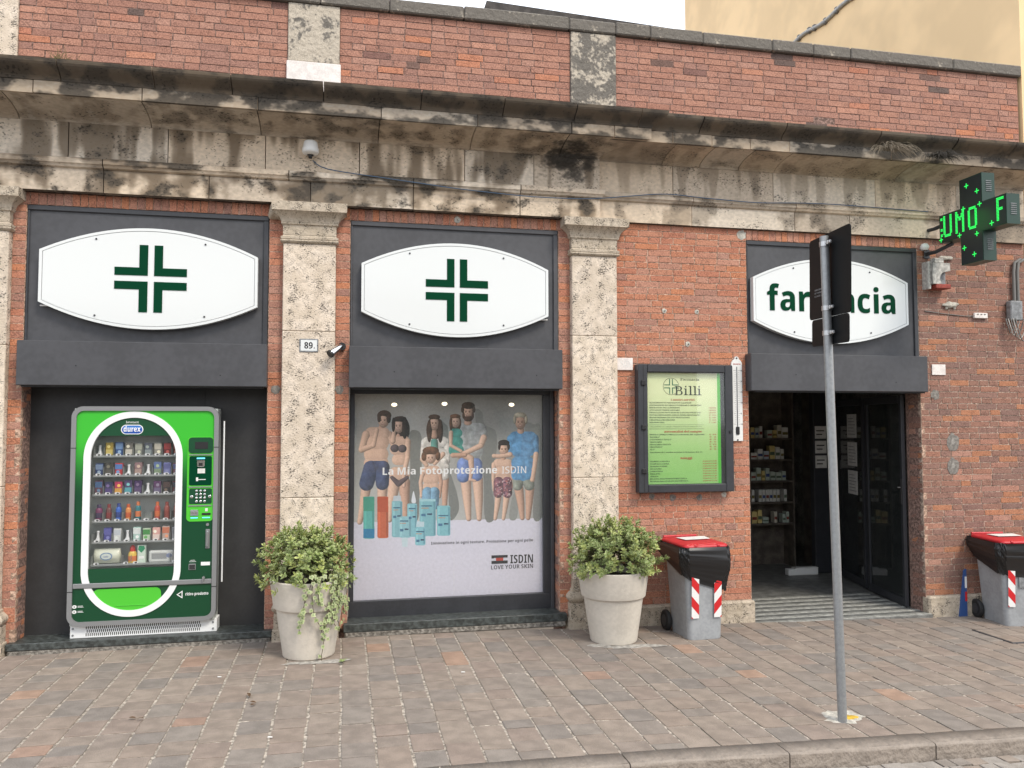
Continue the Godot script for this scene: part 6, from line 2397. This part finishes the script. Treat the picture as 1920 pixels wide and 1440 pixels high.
# ---------------------------------------------------------------- pavement, kerb, road
func make_pavement() -> void:
	var p := structure("pavement")
	# bed of sand and mortar that fills the joints
	var m := MB.new()
	var rows := []
	for k in 41:
		var x := -9.0 + k * .5
		rows.append([V(x, gy(x) - .0055, 3.0), V(x, gy(x) - .0055, .062)])
	m.grid(rows, false, 1.0)
	obj(m, "joint_bed", "paving_joint", p)
	var variants := []
	for k in 8:
		var w := []
		for j in 8:
			w.append(V(rng.randf_range(-.030, .030), rng.randf_range(-.02, .02), rng.randf_range(-.030, .030)))
		var b := MB.new()
		b.cbox(Vector3.ZERO, Vector3.ONE, 0.03, Basis.IDENTITY, w)
		variants.append(b.mesh())
	var all := []
	var x := -5.2
	while x < 9.6:
		var w := .205 + rng.randf_range(-.012, .012)
		var z := .075
		while z < 2.965:
			var L := rng.randf_range(.135, .27) if rng.randf() < .88 else rng.randf_range(.27, .40)
			if z + L > 2.965 or 2.965 - z - L < .09:
				L = 2.965 - z
			all.append([x + w * .5, z + L * .5, w, L])
			z += L
		x += w
	# the stones nearest to where the street is seen from show largest
	all.sort_custom(func(a, b): return _near(a) < _near(b))
	var rest := {}
	for k in all.size():
		var a = all[k]
		var gx := rng.randf_range(.012, .022)
		var gz := rng.randf_range(.006, .014)
		var y := gy(a[0]) + rng.randf_range(-.0014, .0030)
		var c := rng.randi() % 10
		if rng.randf() < .025:
			c = 10 + rng.randi() % 2
		var bs := Basis.from_euler(V(rng.randf_range(-.006, .006), rng.randf_range(-.016, .016), -.0125 * (1.0 + (a[0] - .9) / sqrt((a[0] - .9) * (a[0] - .9) + .5)) + rng.randf_range(-.007, .007)))
		if k < 300:
			var o := MeshInstance3D.new()
			o.mesh = variants[rng.randi() % 8]
			o.material_override = M["paver_%d" % c]
			o.transform = Transform3D(bs.scaled_local(V(a[2] - gx, .06, a[3] - gz)), V(a[0], y - .03, a[1]))
			o.name = "paving_stone"
			p.add_child(o, true)
		else:
			if not rest.has(c):
				rest[c] = MB.new()
			rest[c].cbox(V(a[0], y - .03, a[1]), V(a[2] - gx, .06, a[3] - gz), .004, bs)
	for c in rest:
		obj(rest[c], "paving", "paver_%d" % c, p).set_meta("kind", "stuff")
	# kerb
	var kb := structure("kerb")
	var kx := [-5.0, -3.9, -2.7, -1.5, -.55, .55, 1.62, 2.62, 3.62, 4.7, 5.8, 6.9, 8.1, 9.3]
	for k in kx.size() - 1:
		var mx: float = (kx[k] + kx[k + 1]) * .5
		var q := MB.new()
		var sl: float = atan2(gy(kx[k + 1]) - gy(kx[k]), kx[k + 1] - kx[k])
		# stone with a well rounded street edge
		var L: float = kx[k + 1] - kx[k] - .008
		var pr := [[-.088, -.20], [-.088, .0], [.060, .0]]
		for j in 6:
			var an := PI * .5 * (1.0 - j / 5.0)
			pr.append([.060 + .020 * cos(an), -.020 + .020 * sin(an)])
		pr.append([.084, -.20])
		var rws := []
		for e in pr:
			var rw := []
			for s in 7:
				var f := s / 6.0
				rw.append(V((f - .5) * L, e[1] + rng.randf_range(-.0015, .0015), e[0] + rng.randf_range(-.0025, .0025)))
			rws.append(rw)
		q.grid(rws, false, 1.0)
		for sd in [-1, 1]:
			var cp := []
			for e in pr:
				cp.append(V(sd * L * .5, e[1], e[0]))
			q.face(cp, V(sd, 0, 0))
		var o := obj(q, "kerb_stone", "kerb_stone", kb)
		o.position = V(mx, gy(mx) + .004 + rng.randf_range(-.002, .002), 3.062)
		o.rotation.z = sl
	# road of small setts
	var rd := structure("road")
	var rb := MB.new()
	rows = []
	for k in 61:
		var xx := -30.0 + k * 1.0
		rows.append([V(xx, gy(xx) - .135, 34.0), V(xx, gy(xx) - .135, 3.10)])
	rb.grid(rows, false, 1.0)
	obj(rb, "road_bed", "road", rd)
	var far := MB.new()
	var zz := 3.155
	var cnt := 0
	while zz < 4.6:
		var dx := .105
		var xx := -1.5 + rng.randf() * .1
		while xx < 7.0:
			var L := dx + rng.randf_range(-.02, .03)
			var y := gy(xx) - .10 + rng.randf_range(-.006, .004) - .02
			if zz < 3.55 and xx > 1.0 and xx < 5.6 and cnt < 200:
				var o := MeshInstance3D.new()
				o.mesh = variants[rng.randi() % 8]
				o.material_override = M["cobble"] if rng.randf() < .7 else M["paver_%d" % [2, 8, 7][rng.randi() % 3]]
				o.transform = Transform3D(Basis.from_euler(V(rng.randf_range(-.03, .03), rng.randf_range(-.05, .05), rng.randf_range(-.03, .03))).scaled_local(V(L - .010, .06, .085)), V(xx + L * .5, y, zz + .046))
				o.name = "cobble"
				rd.add_child(o, true)
				cnt += 1
			else:
				far.cbox(V(xx + L * .5, y, zz + .046), V(L - .012, .06, .084), .008)
			xx += L
		zz += .094
	obj(far, "cobbles", "cobble", rd).set_meta("kind", "stuff")

func _near(a) -> float:
	# distance to the middle of the street edge, stones out to the sides counted farther
	return absf(a[0] - 1.6) * 0.55 + (3.0 - a[1]) * 0.95 + (maxf(0, -1.4 - .45 * (3.0 - a[1]) - a[0]) + maxf(0, a[0] - 4.4 - 1.05 * (3.0 - a[1]))) * 6.0

func make_neighbours() -> void:
	var y := thing("yellow_house", "tall yellow plastered house rising behind the brick parapet", "building")
	abox(V(7.535, -.6, -9.0), V(13.0, 15.0, .02), "side_wall", "yellow_plaster", y)
	var c := MB.new()
	var pts := []
	for k in 12:
		var f := k / 11.0
		pts.append(V(7.515, lerpf(8.44, 8.36, f) + .9 * 0.0 + sin(f * 9.0) * .03, lerpf(-4.55, -2.9, f)))
	c.tube(pts, .035, 6)
	obj(c, "cable_duct", "white_old", y)
	for k in [1, 3, 4, 6, 8]:
		abox(pts[k] - V(.03, .05, .03), pts[k] + V(.03, .05, .03), "clip", "cable_grey", y, .01)
	# roofs that look over the parapet
	var r := thing("slate_roof", "dark sloping roof eave peeping over the parapet against the white sky", "roof")
	var m := MB.new()
	m.prism(PackedVector2Array([Vector2(2.16, 8.55), Vector2(5.6, 8.40), Vector2(5.6, 8.70), Vector2(2.24, 8.84)]), -9.0, -5.0, Vector3.ZERO, true)
	obj(m, "eave_board", "roof_dark", r)
	abox(V(2.6, 5.45, -9.0), V(7.4, 8.42, -5.6), "gable_wall", "white_old", r)
	var t := thing("tiled_roof", "sliver of orange tiled roof just above the coping", "roof")
	for k in 7:
		var q := MB.new()
		var rw := []
		for j in 7:
			var a := PI * j / 6.0
			rw.append([V(.58 + k * .11 - .055 * cos(a), 8.05 + .055 * sin(a) + .045, -4.0), V(.58 + k * .11 - .045 * cos(a), 8.35 + .05 * sin(a), -4.9)])
		q.grid(rw, false, -1.0)
		obj(q, "roof_tile", "terracotta", t)
	abox(V(.45, 5.45, -4.9), V(1.45, 8.08, -4.1), "gable_wall", "white_old", t)

func _ready() -> void:
	rng.seed = 20240
	# camera
	var cam := Camera3D.new()
	cam.name = "camera"
	cam.fov = 51.283
	cam.near = 0.05
	cam.far = 400.0
	add_child(cam)
	cam.position = V(0, 1.92, 7.56)
	cam.basis = Basis(Vector3.UP, deg_to_rad(-11.93)) * Basis(Vector3.RIGHT, deg_to_rad(2.872)) * Basis(Vector3.BACK, deg_to_rad(-0.095))
	cam.current = true
	# a bright, thinly overcast sky
	var env := Environment.new()
	var sky := Sky.new()
	var sm := ProceduralSkyMaterial.new()
	sm.sky_top_color = Color(.90, .93, .98)
	sm.sky_horizon_color = Color(.97, .975, .98)
	sm.sky_curve = 0.25
	sm.ground_horizon_color = Color(.60, .57, .53)
	sm.ground_bottom_color = Color(.40, .37, .34)
	sm.sun_angle_max = 0.0
	sky.sky_material = sm
	env.background_mode = Environment.BG_SKY
	env.sky = sky
	env.background_energy_multiplier = 2.0
	env.tonemap_mode = Environment.TONE_MAPPER_LINEAR
	env.tonemap_exposure = 0.97
	env.sdfgi_enabled = true
	env.ssao_enabled = true
	env.ssil_enabled = true
	var we := WorldEnvironment.new()
	we.environment = env
	add_child(we)
	# the sun behind thin cloud, high in front of the facade and to the right
	var sun := DirectionalLight3D.new()
	sun.name = "sun"
	sun.light_energy = 0.9
	sun.light_angular_distance = 16.0
	sun.light_color = Color(1.0, .965, .91)
	sun.shadow_enabled = true
	add_child(sun)
	sun.look_at_from_position(V(4.0, 9.0, 6.5), V(0, 0, 0))
	make_fonts()
	make_materials()
	make_pavement()
	make_building()
	make_neighbours()
	mat("tape_red_old", Color(.36, .055, .035), .6, 0, M["_grain"], 3.0)
	mat("grey_patch", Color(.27, .25, .225), .92, 0, M["_grain"], 4.0)
	make_bays()
	make_vending()
	make_window()
	make_entrance()
	make_fixtures()
	make_planters()
	make_bins()
	make_pole()
	make_cover()
	mat("lime_thin", Color(.46, .43, .385), .95, 0, M["_grain"], 3.0)
	make_stains()
	make_opposite()

func make_fonts() -> void:
	sans = SystemFont.new(); sans.font_names = PackedStringArray(["Droid Sans"])
	sans_bold = SystemFont.new(); sans_bold.font_names = PackedStringArray(["Droid Sans"]); sans_bold.font_weight = 700
	serif = SystemFont.new(); serif.font_names = PackedStringArray(["Droid Serif"])
	italic = SystemFont.new(); italic.font_names = PackedStringArray(["Droid Serif"]); italic.font_italic = true
	serif_bold = SystemFont.new(); serif_bold.font_names = PackedStringArray(["Droid Serif"]); serif_bold.font_weight = 700
	italic_bold = SystemFont.new(); italic_bold.font_names = PackedStringArray(["Droid Serif"]); italic_bold.font_weight = 700; italic_bold.font_italic = true
